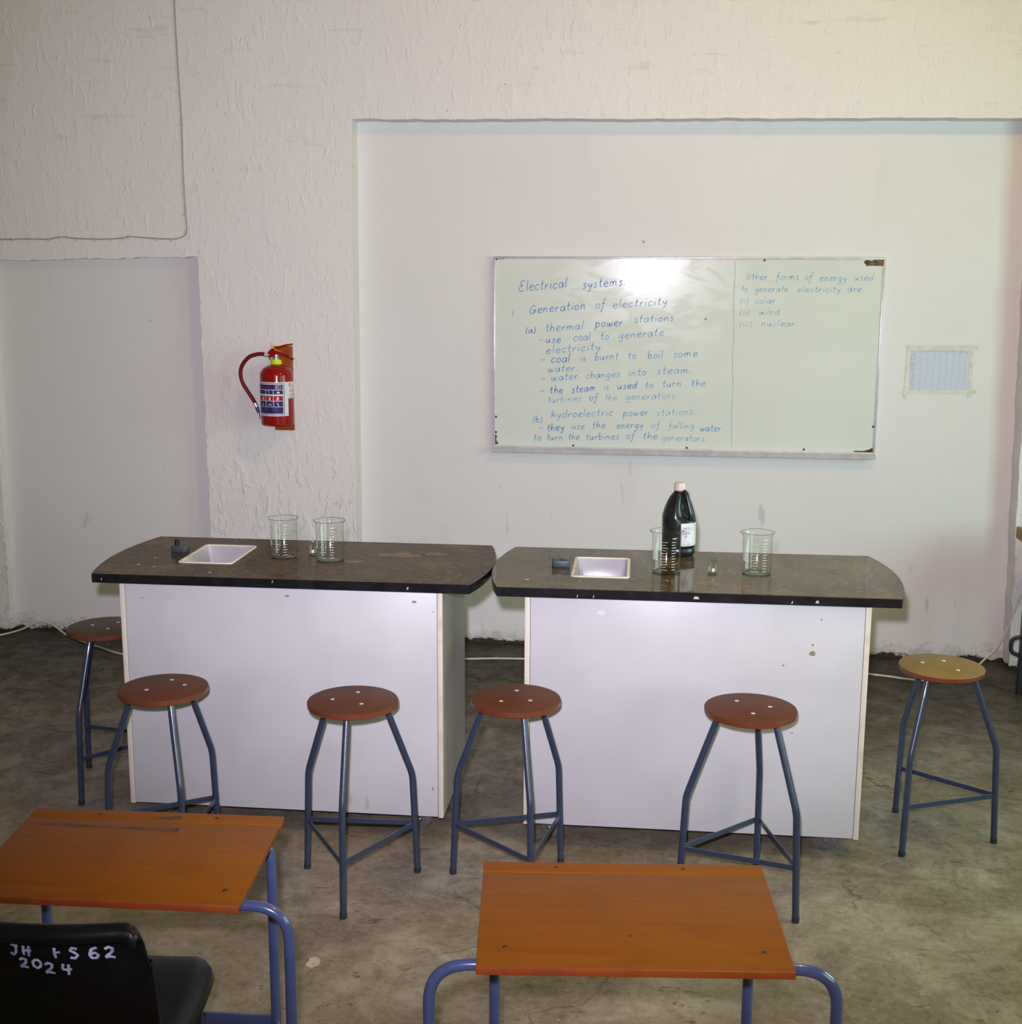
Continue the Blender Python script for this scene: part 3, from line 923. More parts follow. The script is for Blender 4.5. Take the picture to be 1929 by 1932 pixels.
# ------------------------------------------------------------------ stroke lettering
GLY = {
 'a': (1.0, [[(.80,.82),(.52,1.0),(.18,.78),(.10,.35),(.32,.0),(.62,.15),(.80,.60)], [(.82,.95),(.80,.35),(.98,.0)]]),
 'b': (.95, [[(.15,1.9),(.13,.9),(.15,.05)], [(.15,.6),(.45,.95),(.80,.65),(.72,.15),(.38,-.02),(.15,.2)]]),
 'c': (.85, [[(.78,.82),(.52,1.0),(.18,.72),(.12,.3),(.38,.0),(.80,.18)]]),
 'd': (1.0, [[(.78,.75),(.48,.95),(.14,.65),(.14,.2),(.42,.0),(.74,.3)], [(.84,1.9),(.80,.9),(.84,.0)]]),
 'e': (.9, [[(.12,.48),(.5,.55),(.80,.72),(.62,.98),(.30,.92),(.12,.5),(.28,.05),(.60,.0),(.86,.2)]]),
 'f': (.7, [[(.72,1.75),(.50,1.95),(.34,1.6),(.32,.6),(.28,-.35),(.12,-.75),(-.02,-.5)], [(.05,.92),(.62,.98)]]),
 'g': (.95, [[(.78,.85),(.50,1.0),(.16,.72),(.18,.25),(.48,.12),(.76,.5)], [(.80,.95),(.80,.1),(.68,-.55),(.36,-.75),(.12,-.5)]]),
 'h': (.95, [[(.16,1.9),(.14,.9),(.14,.0)], [(.14,.5),(.40,.95),(.68,.85),(.72,.4),(.80,.0)]]),
 'i': (.42, [[(.18,.95),(.18,.4),(.26,.0)], [(.22,1.45),(.30,1.62)]]),
 'l': (.42, [[(.20,1.95),(.16,.9),(.22,.0)]]),
 'm': (1.4, [[(.12,.95),(.12,.0)], [(.12,.55),(.32,.95),(.56,.85),(.60,.0)], [(.60,.55),(.82,.95),(1.06,.82),(1.10,.3),(1.24,.0)]]),
 'n': (.95, [[(.12,.95),(.12,.0)], [(.12,.55),(.36,.96),(.64,.82),(.68,.3),(.82,.0)]]),
 'o': (.9, [[(.50,.98),(.18,.80),(.12,.30),(.42,.0),(.74,.25),(.74,.75),(.48,.98)]]),
 'p': (.95, [[(.14,.98),(.14,.0),(.10,-.8)], [(.14,.6),(.44,.98),(.78,.7),(.68,.2),(.36,.0),(.15,.2)]]),
 'r': (.72, [[(.14,.95),(.14,.0)], [(.14,.5),(.32,.88),(.64,.92)]]),
 's': (.72, [[(.62,.92),(.34,1.0),(.20,.75),(.46,.50),(.56,.2),(.34,.0),(.08,.08)]]),
 't': (.72, [[(.34,1.75),(.30,.7),(.34,.12),(.62,.05)], [(.02,1.02),(.66,1.08)]]),
 'u': (.95, [[(.12,.95),(.12,.35),(.34,.0),(.62,.2),(.72,.6)], [(.74,.95),(.72,.3),(.86,.0)]]),
 'w': (1.3, [[(.08,.95),(.14,.3),(.34,.0),(.56,.35),(.60,.75)], [(.60,.75),(.66,.2),(.86,.0),(1.08,.4),(1.14,.95)]]),
 'y': (.92, [[(.12,.95),(.18,.45),(.42,.3),(.70,.55)], [(.78,.95),(.66,.2),(.48,-.5),(.20,-.75)]]),
 'E': (1.15, [[(.98,1.75),(.62,1.95),(.30,1.6),(.50,1.1),(.72,1.02)], [(.72,1.02),(.28,.85),(.12,.35),(.40,-.02),(.98,.15)]]),
 'G': (1.3, [[(1.05,1.45),(.70,1.7),(.28,1.25),(.14,.55),(.42,.0),(.88,.15),(1.02,.7)], [(.62,.72),(1.10,.75),(1.06,.1)]]),
 'O': (1.15, [[(.60,1.35),(.22,1.1),(.16,.4),(.50,.0),(.88,.35),(.90,1.0),(.58,1.35)]]),
 '1': (.6, [[(.22,1.5),(.24,.7),(.26,.0)]]),
 '(': (.5, [[(.42,1.6),(.14,1.0),(.12,.3),(.34,-.35)]]),
 ')': (.5, [[(.08,1.6),(.36,1.0),(.36,.3),(.10,-.35)]]),
 '.': (.35, [[(.10,.14),(.20,.08),(.30,.04)]]),
 '-': (.8, [[(.05,.5),(.75,.56)]]),
 '2': (1.0, [[(.12,1.3),(.40,1.6),(.75,1.4),(.70,.9),(.30,.35),(.12,.05)], [(.12,.05),(.45,.2),(.95,.0)]]),
 '0': (1.0, [[(.5,1.5),(.15,1.1),(.15,.4),(.5,.0),(.85,.4),(.85,1.1),(.5,1.5)]]),
 '4': (1.0, [[(.25,1.6),(.15,.8),(.50,.65),(.95,.75)], [(.70,1.5),(.66,.7),(.60,-.2)]]),
 '6': (1.0, [[(.80,1.55),(.35,1.35),(.14,.6),(.30,.05),(.70,.05),(.82,.5),(.50,.8),(.20,.55)]]),
 'J': (1.0, [[(.20,1.6),(.90,1.5)], [(.70,1.55),(.66,.6),(.42,.05),(.12,.3)]]),
 'H': (1.0, [[(.22,1.5),(.18,.7),(.20,.0)], [(.05,.75),(.95,.8)], [(.75,1.5),(.68,.7),(.66,-.2)]]),
 'F': (1.0, [[(.30,1.6),(.28,.8),(.36,.0)], [(.30,.85),(.80,.95)]]),
 'S': (1.0, [[(.80,1.4),(.40,1.55),(.20,1.2),(.55,.85),(.78,.45),(.50,.02),(.15,.15)]]),
}

def stroke_word(word, slant=0.12):
    """list of smoothed strokes in units of the x-height, and the total width"""
    x = 0.0
    out = []
    for ch in word:
        if ch == ' ':
            x += 0.7
            continue
        adv, strokes = GLY[ch]
        jx, jy = random.uniform(-.04, .04), random.uniform(-.05, .05)
        for s in strokes:
            pts = [(x + p[0] + jx + slant * p[1], p[1] + jy) for p in s]
            out.append([(p.x, p.y) for p in smooth_path(pts, 4)])
        x += adv + 0.16
    return out, x - 0.16

def ribbon(mb, pts2, w, to3):
    """flat pen line; pts2 in the plane, to3 maps (u, v) to 3-D"""
    n = len(pts2)
    P = [Vector(p) for p in pts2]
    vs = []
    for i in range(n):
        t = (P[min(i + 1, n - 1)] - P[max(i - 1, 0)])
        t = t.normalized() if t.length > 1e-9 else Vector((1, 0))
        nr = Vector((-t.y, t.x))
        k = w * (0.5 + 0.08 * math.sin(i * 1.7)) * (0.75 if i in (0, n - 1) else 1.0)
        vs.append(to3(*(P[i] + nr * k)))
        vs.append(to3(*(P[i] - nr * k)))
    fs = [(2 * i, 2 * i + 1, 2 * i + 3, 2 * i + 2) for i in range(n - 1)]
    mb.add(vs, fs)

# ------------------------------------------------------------------ whiteboard
BX0, BX1, BZ0, BZ1, BYF = -0.829, 1.162, 1.071, 2.094, 6.638
WORDS = [
    ('Electrical', -0.697, 1.916, -0.445, 1.936, 0.032, 0),
    ('systems.', -0.366, 1.932, -0.143, 1.951, 0.029, 0),
    ('1.', -0.731, 1.787, -0.714, 1.791, 0.021, 1),
    ('Generation', -0.642, 1.8, -0.347, 1.827, 0.028, 0),
    ('of', -0.297, 1.831, -0.247, 1.834, 0.028, 1),
    ('electricity', -0.208, 1.831, 0.077, 1.854, 0.026, 1),
    ('(a)', -0.658, 1.7, -0.607, 1.702, 0.021, 0),
    ('thermal', -0.557, 1.708, -0.356, 1.723, 0.027, 1),
    ('power', -0.294, 1.735, -0.153, 1.742, 0.027, 0),
    ('stations', -0.095, 1.758, 0.111, 1.771, 0.024, 1),
    ('-', -0.589, 1.654, -0.567, 1.656, 0.022, 1),
    ('use', -0.553, 1.65, -0.472, 1.653, 0.024, 0),
    ('coal', -0.409, 1.663, -0.317, 1.668, 0.026, 1),
    ('to', -0.266, 1.67, -0.223, 1.672, 0.026, 1),
    ('generate', -0.173, 1.676, 0.061, 1.694, 0.026, 1),
    ('electricity.', -0.552, 1.594, -0.251, 1.619, 0.026, 1),
    ('-', -0.581, 1.552, -0.552, 1.553, 0.021, 1),
    ('coal', -0.525, 1.547, -0.423, 1.551, 0.028, 0),
    ('is', -0.366, 1.555, -0.343, 1.557, 0.023, 1),
    ('burnt', -0.294, 1.561, -0.171, 1.57, 0.024, 1),
    ('to', -0.121, 1.572, -0.08, 1.574, 0.025, 1),
    ('boil', -0.019, 1.574, 0.06, 1.578, 0.025, 1),
    ('some', 0.11, 1.581, 0.237, 1.589, 0.025, 1),
    ('water.', -0.542, 1.497, -0.382, 1.506, 0.024, 1),
    ('-', -0.58, 1.452, -0.553, 1.453, 0.021, 1),
    ('water', -0.522, 1.452, -0.381, 1.463, 0.025, 1),
    ('changes', -0.341, 1.467, -0.162, 1.477, 0.023, 1),
    ('into', -0.12, 1.481, -0.023, 1.489, 0.024, 1),
    ('steam.', 0.029, 1.494, 0.209, 1.503, 0.024, 1),
    ('-', -0.579, 1.388, -0.556, 1.389, 0.022, 0),
    ('the', -0.528, 1.385, -0.459, 1.388, 0.025, 0),
    ('steam', -0.414, 1.39, -0.288, 1.403, 0.025, 0),
    ('is', -0.243, 1.409, -0.219, 1.411, 0.024, 1),
    ('used', -0.173, 1.413, -0.071, 1.421, 0.023, 0),
    ('to', -0.03, 1.421, 0.014, 1.423, 0.023, 1),
    ('turn', 0.059, 1.426, 0.16, 1.433, 0.024, 1),
    ('the', 0.208, 1.432, 0.284, 1.436, 0.023, 1),
    ('turbines', -0.539, 1.336, -0.361, 1.348, 0.023, 2),
    ('of', -0.321, 1.351, -0.275, 1.353, 0.023, 1),
    ('the', -0.238, 1.352, -0.174, 1.356, 0.023, 2),
    ('generators.', -0.131, 1.359, 0.141, 1.37, 0.023, 2),
    ('(b)', -0.618, 1.231, -0.567, 1.233, 0.022, 1),
    ('hydroelectric', -0.52, 1.256, -0.194, 1.274, 0.025, 1),
    ('power', -0.14, 1.272, -0.007, 1.279, 0.024, 1),
    ('stations.', 0.035, 1.277, 0.235, 1.289, 0.023, 2),
    ('-', -0.586, 1.191, -0.564, 1.192, 0.022, 1),
    ('they', -0.542, 1.184, -0.45, 1.193, 0.025, 0),
    ('use', -0.413, 1.198, -0.341, 1.2, 0.023, 1),
    ('the', -0.301, 1.203, -0.232, 1.208, 0.024, 1),
    ('energy', -0.174, 1.206, -0.034, 1.213, 0.023, 1),
    ('of', 0.008, 1.213, 0.052, 1.215, 0.023, 2),
    ('falling', 0.099, 1.211, 0.231, 1.213, 0.021, 2),
    ('water', 0.263, 1.201, 0.37, 1.201, 0.023, 1),
    ('to', -0.612, 1.135, -0.573, 1.136, 0.024, 1),
    ('turn', -0.544, 1.137, -0.456, 1.138, 0.023, 1),
    ('the', -0.427, 1.14, -0.367, 1.143, 0.024, 1),
    ('turbines', -0.336, 1.142, -0.159, 1.15, 0.023, 1),
    ('of', -0.123, 1.152, -0.076, 1.153, 0.023, 1),
    ('the', -0.036, 1.154, 0.041, 1.155, 0.023, 1),
    ('generators.', 0.067, 1.148, 0.297, 1.145, 0.023, 2),
    ('Other', 0.47, 1.981, 0.578, 1.981, 0.022, 2),
    ('forms', 0.621, 1.981, 0.734, 1.982, 0.023, 2),
    ('of', 0.765, 1.982, 0.802, 1.982, 0.023, 2),
    ('energy', 0.839, 1.976, 0.974, 1.977, 0.023, 2),
    ('used', 1.008, 1.98, 1.106, 1.98, 0.022, 2),
    ('to', 0.45, 1.921, 0.481, 1.921, 0.02, 2),
    ('generate', 0.515, 1.92, 0.684, 1.921, 0.021, 2),
    ('electricity', 0.73, 1.92, 0.947, 1.921, 0.02, 2),
    ('are', 0.98, 1.923, 1.05, 1.923, 0.021, 2),
    ('(i)', 0.444, 1.861, 0.487, 1.862, 0.019, 3),
    ('solar', 0.519, 1.862, 0.622, 1.862, 0.021, 2),
    ('(ii)', 0.446, 1.803, 0.494, 1.803, 0.019, 3),
    ('wind', 0.542, 1.805, 0.646, 1.806, 0.021, 2),
    ('(iii)', 0.445, 1.743, 0.509, 1.743, 0.019, 3),
    ('nuclear.', 0.556, 1.746, 0.74, 1.747, 0.021, 2),
]

wb = empty('whiteboard', ((BX0 + BX1) / 2, WY, BZ0))
tag(wb, 'large whiteboard with blue handwriting hung in the wall recess', 'whiteboard')
wb_off = Vector(((BX0 + BX1) / 2, WY, BZ0))
def W(mb, name, mat, parent=None):
    mb.v = [tuple(Vector(p) - wb_off) for p in mb.v]
    return mb.build(name, MT[mat], parent or wb)
W(MB().box(BX0 + 0.004, BX1 - 0.004, BYF, WY, BZ0 + 0.03, BZ1 - 0.004), 'writing_surface', 'board')
W(MB().box(BX0, BX1, BYF - 0.006, WY, BZ1 - 0.011, BZ1, 0.002), 'frame_top', 'alu')
W(MB().box(BX0, BX0 + 0.011, BYF - 0.006, WY, BZ0 + 0.03, BZ1 - 0.011, 0.002), 'frame_side', 'alu')
W(MB().box(BX1 - 0.011, BX1, BYF - 0.006, WY, BZ0 + 0.03, BZ1 - 0.011, 0.002), 'frame_side', 'alu')
# pen tray along the foot
tr = MB()
prof = [(WY, BZ0 + 0.034), (BYF - 0.004, BZ0 + 0.034), (BYF - 0.007, BZ0 + 0.026), (BYF - 0.030, BZ0 + 0.018), (BYF - 0.036, BZ0 + 0.024),
        (BYF - 0.039, BZ0 + 0.022), (BYF - 0.037, BZ0 + 0.002), (BYF - 0.030, BZ0), (WY, BZ0)]
n = len(prof)
vs = [(BX0, p[0], p[1]) for p in prof] + [(BX1, p[0], p[1]) for p in prof]
tr.add(vs, [(i, (i + 1) % n, n + (i + 1) % n, n + i) for i in range(n)] + [tuple(reversed(range(n))), tuple(range(n, 2 * n))])
W(tr, 'pen_tray', 'alu')
for (cx_, cz_, r_) in [(-0.812, 2.080, .006), (-0.797, 2.083, .0045), (-0.785, 2.081, .003), (-0.774, 2.082, .003), (0.56, 2.079, .006), (-0.813, 1.258, .006),
                       (-0.813, 1.176, .006), (-0.806, 1.116, .006), (-0.4, 1.112, .006), (0.197, 1.111, .006), (0.801, 1.114, .006), (1.146, 1.239, .006), (0.274, 1.781, .004)]:
    mb = MB().lathe([(r_, 0.0), (r_ * 0.85, r_ * 0.5), (0.0, r_ * 0.6)], 14)
    mb.v = [(cx_ + p[0], BYF - p[2] - 0.0002, cz_ + p[1]) for p in mb.v]
    W(mb, 'fixing_screw', 'black')
# torn corners where the brown core shows
def patch(pts, name):
    mb = MB()
    k = len(pts)
    mb.add([(p[0], BYF - 0.0008, p[1]) for p in pts] + [(p[0], BYF + 0.0005, p[1]) for p in pts],
           [tuple(range(k))] + [(i, i + k, (i + 1) % k + k, (i + 1) % k) for i in range(k)])
    W(mb, name, 'woodpeel')
patch([(1.151, 2.083), (1.150, 2.052), (1.120, 2.052), (1.085, 2.053), (1.066, 2.052), (1.064, 2.060), (1.056, 2.064), (1.055, 2.074), (1.062, 2.080), (1.075, 2.081), (1.090, 2.077), (1.105, 2.082)], 'torn_corner')
patch([(1.151, 1.128), (1.151, 1.105), (1.06, 1.105), (1.052, 1.109), (1.062, 1.113), (1.10, 1.112), (1.118, 1.116), (1.135, 1.121), (1.142, 1.127)], 'torn_corner')
patch([(-0.818, 1.165), (-0.810, 1.16), (-0.808, 1.15), (-0.812, 1.135), (-0.806, 1.125), (-0.812, 1.112), (-0.818, 1.106)], 'torn_corner')
for (w_, x0, z0, x1, z1, h, inkn) in WORDS:
    strokes, wd = stroke_word(w_)
    kx = (x1 - x0) / wd
    slope = (z1 - z0) / (x1 - x0)
    mb = MB()
    for s in strokes:
        pts = [(x0 + p[0] * kx, z0 + p[0] * kx * slope + p[1] * h * 0.86) for p in s]
        ribbon(mb, pts, 0.0046 if inkn == 0 else 0.0040, lambda u, v: (u, BYF - 0.0006, v))
    W(mb, 'handwriting', 'ink%d' % inkn)
mb = MB()
ribbon(mb, [(0.411 + 0.017 * t + 0.002 * math.sin(t * 21), 2.080 - 0.968 * t) for t in [k / 30 for k in range(31)]], 0.0035, lambda u, v: (u, BYF - 0.0006, v))
W(mb, 'dividing_line', 'ink3')

# ------------------------------------------------------------------ paper on the wall
def paper_mat():
    mt, nt, N, L, b = new_mat('printed timetable paper')
    P = world_coords(nt)
    x, y, z = sep(nt, P)
    def lines(v, o, step, wd):
        q = math_(nt, 'FRACT', math_(nt, 'DIVIDE', math_(nt, 'SUBTRACT', v, o), step))
        return math_(nt, 'LESS_THAN', q, wd)
    a = lines(x, 1.336, 0.0317, 0.07)
    c = lines(z, 1.427, 0.0111, 0.13)
    g = math_(nt, 'MAXIMUM', a, c)
    col = mixc(nt, math_(nt, 'MULTIPLY', g, 0.42), (0.56, 0.60, 0.73), (0.22, 0.26, 0.38))
    n = noise_fac(nt, world_coords(nt, (1, 1, 1)), 120, 2, 0.5, 0.50, 0.60)
    hd = math_(nt, 'MAXIMUM', math_(nt, 'GREATER_THAN', z, 1.619), math_(nt, 'LESS_THAN', x, 1.338))
    col = mixc(nt, math_(nt, 'MULTIPLY', math_(nt, 'MULTIPLY', n, hd), 0.5), col, (0.20, 0.24, 0.34))
    L.new(col, b.inputs['Base Color'])
    b.inputs['Roughness'].default_value = 0.5
    return mt
MT['paper'] = paper_mat()
pp = empty('paper_sheet', (1.46, WY, 1.53))
tag(pp, 'pale blue gridded paper sheet taped to the wall right of the whiteboard', 'paper')
po = Vector((1.46, WY, 1.53))
def PB(mb, name, mat):
    mb.v = [tuple(Vector(p) - po) for p in mb.v]
    return mb.build(name, MT[mat], pp)
PB(MB().add([(1.321, WY - .002, 1.427), (1.606, WY - .002, 1.429), (1.601, WY - .002, 1.634), (1.317, WY - .002, 1.631),
             (1.321, WY - .001, 1.427), (1.606, WY - .001, 1.429), (1.601, WY - .001, 1.634), (1.317, WY - .001, 1.631)],
            [(0, 1, 2, 3), (7, 6, 5, 4), (0, 4, 5, 1), (1, 5, 6, 2), (2, 6, 7, 3), (3, 7, 4, 0)]), 'sheet', 'paper')
def tape(x0, z0, x1, z1, w):
    a = Vector((x0, z0)); c = Vector((x1, z1)); t = (c - a).normalized(); nn = Vector((-t.y, t.x)) * w / 2
    mb = MB()
    k = 10
    vs = []
    rnd = random.Random(int(x0 * 999 + z0 * 77))
    for i in range(k + 1):
        p = a + (c - a) * i / k
        j = rnd.uniform(-.0015, .0015)
        q1, q2 = p + nn * (1 + j * 60), p - nn * (1 + j * 40)
        vs += [(q1.x, WY - .0028 - abs(j), q1.y), (q2.x, WY - .0026, q2.y)]
    mb.add(vs, [(2 * i, 2 * i + 1, 2 * i + 3, 2 * i + 2) for i in range(k)], True)
    PB(mb, 'tape_strip', 'tape')
tape(1.295, 1.644, 1.645, 1.648, 0.022)
tape(1.285, 1.417, 1.655, 1.424, 0.020)
tape(1.308, 1.655, 1.300, 1.385, 0.016)
tape(1.615, 1.660, 1.620, 1.395, 0.018)

# ------------------------------------------------------------------ fire extinguisher on its board
mo = MB().box(-0.051, 0.051, -0.022, 0.0, -0.222, 0.222, 0.002).build('mounting_board', MT['mount'], None, loc=(-1.932, FY, 1.403))
tag(mo, 'varnished pine board screwed to the wall behind the fire extinguisher', 'board')
ER = 0.0855
ex = empty('fire_extinguisher', (-1.940, FY - 0.022 - ER - 0.004, 1.224))
tag(ex, 'red fire extinguisher with a white and blue label hanging on the wall', 'fire extinguisher')
MB().lathe([(0.0, 0.004), (ER * 0.7, 0.0), (ER - 0.004, 0.0), (ER, 0.004), (ER, 0.258), (ER - 0.003, 0.272), (ER * 0.82, 0.292), (ER * 0.55, 0.305), (0.026, 0.311), (0.024, 0.316)], 48, cap1=True).build('cylinder', MT['red'], ex)
MB().lathe([(0.0, 0.312), (0.026, 0.312), (0.030, 0.316), (0.026, 0.334), (0.022, 0.338), (0.0, 0.338)], 24).build('collar', MT['yellow'], ex)
mb = MB().lathe([(0.016, 0.330), (0.017, 0.345), (0.014, 0.350), (0.015, 0.366), (0.0, 0.368)], 18)
mb.tube([(-0.004, 0, 0.355), (-0.042, -0.004, 0.361)], 0.0105, 14)
mb.lathe([(0.0, -0.006), (0.011, -0.006), (0.012, 0.004), (0.0, 0.006)], 16, (-0.022, -0.014, 0.345))
vv = mb.build('valve', MT['steel'], ex)
# squeeze levers
def bar(mb, a, c, w0, w1, t):
    a, c = Vector(a), Vector(c)
    d = (c - a).normalized(); s = Vector((0, 1, 0)); u = d.cross(s).normalized()
    vs = []
    for p, w in ((a, w0), (c, w1)):
        for i, j in ((-1, -1), (1, -1), (1, 1), (-1, 1)):
            vs.append(p + s * (w / 2 * i) + u * (t / 2 * j))
    mb.add(vs, [(0, 3, 2, 1), (4, 5, 6, 7), (0, 1, 5, 4), (1, 2, 6, 5), (2, 3, 7, 6), (3, 0, 4, 7)])
    return mb
mb = MB()
bar(mb, (-0.034, -0.002, 0.368), (0.0, -0.002, 0.396), 0.026, 0.028, 0.020)
bar(mb, (-0.006, -0.002, 0.394), (0.062, 0.0, 0.414), 0.026, 0.020, 0.010)
bar(mb, (0.056, 0.0, 0.412), (0.090, 0.0, 0.418), 0.020, 0.016, 0.008)
mb.build('upper_lever', MT['red'], ex)
mb = MB()
bar(mb, (-0.030, -0.004, 0.362), (0.012, -0.006, 0.384), 0.030, 0.030, 0.030)
bar(mb, (0.006, -0.006, 0.378), (0.076, -0.012, 0.352), 0.026, 0.020, 0.014)
bar(mb, (0.068, -0.012, 0.356), (0.096, -0.012, 0.340), 0.020, 0.014, 0.012)
mb.build('carrying_lever', MT['red'], ex)
MB().tube(smooth_path([(-0.022, -0.018, 0.424), (-0.012, -0.022, 0.406), (0.0, -0.022, 0.392), (0.014, -0.020, 0.384)], 6), 0.0022, 8).box(-0.014, -0.004, -0.026, -0.020, 0.396, 0.412, 0.001).build('safety_seal', MT['tag'], ex)
hp = smooth_path([(-0.042, -0.004, 0.361), (-0.085, -0.008, 0.366), (-0.140, -0.012, 0.350), (-0.180, -0.012, 0.304), (-0.190, -0.010, 0.258), (-0.180, -0.006, 0.212), (-0.154, 0.0, 0.165), (-0.130, 0.002, 0.126), (-0.119, 0.002, 0.104)], 10)
ho = MB().tube(hp, 0.0098, 14).build('hose', MT['hose'], ex)
MB().tube([(-0.040, -0.004, 0.361), (-0.058, -0.006, 0.3635)], 0.0115, 14).build('hose_ferrule', MT['chrome'], ho)
MB().tube([(-0.122, 0.002, 0.108), (-0.113, 0.002, 0.088)], 0.0105, 14).build('hose_ferrule', MT['chrome'], ho)
MB().tube([(-0.114, 0.002, 0.090), (-0.103, 0.002, 0.060)], [0.010, 0.0085], 14).build('nozzle', MT['bluecap'], ho)
MB().tube(fillet([(-0.116, 0.006, 0.105), (-0.101, 0.006, 0.055), (-0.099, 0.006, 0.030), (-0.078, 0.004, 0.028)], 0.008, 5), 0.0028, 8).build('hose_clip', MT['red'], ex)

def cyl_patch(r, a0, a1, z0, z1, n=12):
    """piece of a cylinder; angle 0 looks to -y, positive to +x"""
    mb = MB()
    vs = []
    for i in range(n + 1):
        a = math.radians(a0 + (a1 - a0) * i / n)
        vs += [(r * math.sin(a), -r * math.cos(a), z0), (r * math.sin(a), -r * math.cos(a), z1)]
    mb.add(vs, [(2 * i, 2 * i + 2, 2 * i + 3, 2 * i + 1) for i in range(n)], True)
    return mb
lab = cyl_patch(ER + 0.0006, -72, 58, 0.050, 0.226, 30).build('label', MT['lwhite'], ex)
cyl_patch(ER + 0.0007, 50, 120, 0.140, 0.226, 16).build('label', MT['lwhite'], ex)
def lp(a0, a1, z0, z1, mat, k=0.0012, n=8):
    cyl_patch(ER + k, a0, a1, z0, z1, n).build('label_print', MT[mat], lab)
# blue border line, title bar, three rows of pictogram cells, text block
lp(-72, 42, 0.218, 0.2205, 'lblue', n=24); lp(-72, 42, 0.0565, 0.059, 'lblue', n=24); lp(40.5, 42.5, 0.059, 0.218, 'lblue', n=2)
lp(-72, 37, 0.188, 0.213, 'lblue', n=20)
for a0, a1 in ((-72, -26), (-23.5, 2.5), (5, 37)):
    lp(a0, a1, 0.164, 0.1845, 'lblue')
    lp(a0, a1, 0.130, 0.155, 'lred')
    lp(a0, a1, 0.100, 0.127, 'lblue')
lp(-72, 37, 0.064, 0.0975, 'lblue', n=20)
lp(-60, -52, 0.193, 0.209, 'lred', 0.0017, 3); lp(-48, -4, 0.196, 0.203, 'lred', 0.0017); 
# small print: curved strokes on the cylinder
def cyl_text(txt, a0, z0, h, mat, r=ER + 0.0019, kx=1.0, wd=None):
    st, tw = stroke_word(txt, 0.0)
    mb = MB()
    for s in st:
        ribbon(mb, [(p[0] * h * kx, p[1] * h) for p in s], wd or h * 0.30,
               lambda u, v: (r * math.sin(math.radians(a0) + u / r), -r * math.cos(math.radians(a0) + u / r), z0 + v))
    mb.build('label_print', MT[mat], lab)
# oval mark of the title bar, flame and person pictograms as simple line drawings
def cyl_lines(strokes, mat, w, r=ER + 0.0019):
    mb = MB()
    for s in strokes:
        ribbon(mb, s, w, lambda u, v: (r * math.sin(math.radians(u)), -r * math.cos(math.radians(u)), v))
    mb.build('label_print', MT[mat], lab)
def cyl_shape(pts, mat, r=ER + 0.0019):
    mb = MB()
    mb.add([(r * math.sin(math.radians(a)), -r * math.cos(math.radians(a)), z) for a, z in pts], [tuple(range(len(pts)))])
    mb.build('label_print', MT[mat], lab)
def ring_strip(ca, cz, ra, rz, wa, mat):
    r = ER + 0.0019
    mb = MB(); vs = []
    n_ = 20
    for k in range(n_):
        t = 2 * math.pi * k / n_
        for f in (1.0, wa):
            a = math.radians(ca + ra * f * math.cos(t)); z = cz + rz * f * math.sin(t)
            vs.append((r * math.sin(a), -r * math.cos(a), z))
    mb.add(vs, [(2 * k, 2 * k + 1, (2 * k + 3) % (2 * n_), (2 * k + 2) % (2 * n_)) for k in range(n_)])
    mb.build('label_print', MT[mat], lab)
ring_strip(21, 0.2005, 11, 0.0095, 0.86, 'lwhite')
cyl_text('cca', 13.5, 0.198, 0.0052, 'lwhite', kx=1.0)
for ca in (-36, -9, 19):
    cyl_shape([(ca - 5, 0.133), (ca - 1.5, 0.133), (ca, 0.141), (ca + 1.5, 0.133), (ca + 4.5, 0.133), (ca + 2.2, 0.145), (ca + 3.6, 0.148), (ca, 0.151), (ca - 3.0, 0.146)], 'lwhite')
cyl_shape([(-40, 0.103), (-37, 0.103), (-37.6, 0.119), (-39.4, 0.119)], 'lwhite')
cyl_shape([(-17, 0.109), (-12, 0.106), (-6, 0.114), (-3, 0.118), (-7, 0.117), (-13, 0.110), (-17, 0.113)], 'lwhite')
cyl_shape([(-5, 0.103), (-2.6, 0.103), (-3.4, 0.112), (-5, 0.111)], 'lwhite')
cyl_shape([(20, 0.103), (22.5, 0.102), (18, 0.121), (15.5, 0.119)], 'lwhite')
cyl_shape([(17, 0.168), (25, 0.168), (26, 0.174), (23, 0.178), (19, 0.178), (16, 0.174)], 'lwhite')
cyl_text('4.6', -16, 0.1765, 0.0036, 'lwhite'); cyl_text('SO', -13.5, 0.1665, 0.0036, 'lwhite')
for zz in (0.0905, 0.0865, 0.0825, 0.0785, 0.0745):
    cyl_lines([[(-30 - (zz * 3000) % 5, zz), (-14 - (zz * 5000) % 7, zz)], [(0, zz), (8 + (zz * 7000) % 6, zz)]], 'lgrey', 0.9 * 0.0015)
for zz in (0.203, 0.1765, 0.158, 0.147):
    lp(60, 118, zz, zz + 0.0022, 'lred', 0.0014)
for aa in (70, 84):
    lp(aa, aa + 1.5, 0.158, 0.1985, 'lred', 0.0014, 2)
cyl_shape([(61, 0.208), (64, 0.208), (66, 0.216), (68, 0.208), (71, 0.208), (66.5, 0.222)], 'lred')

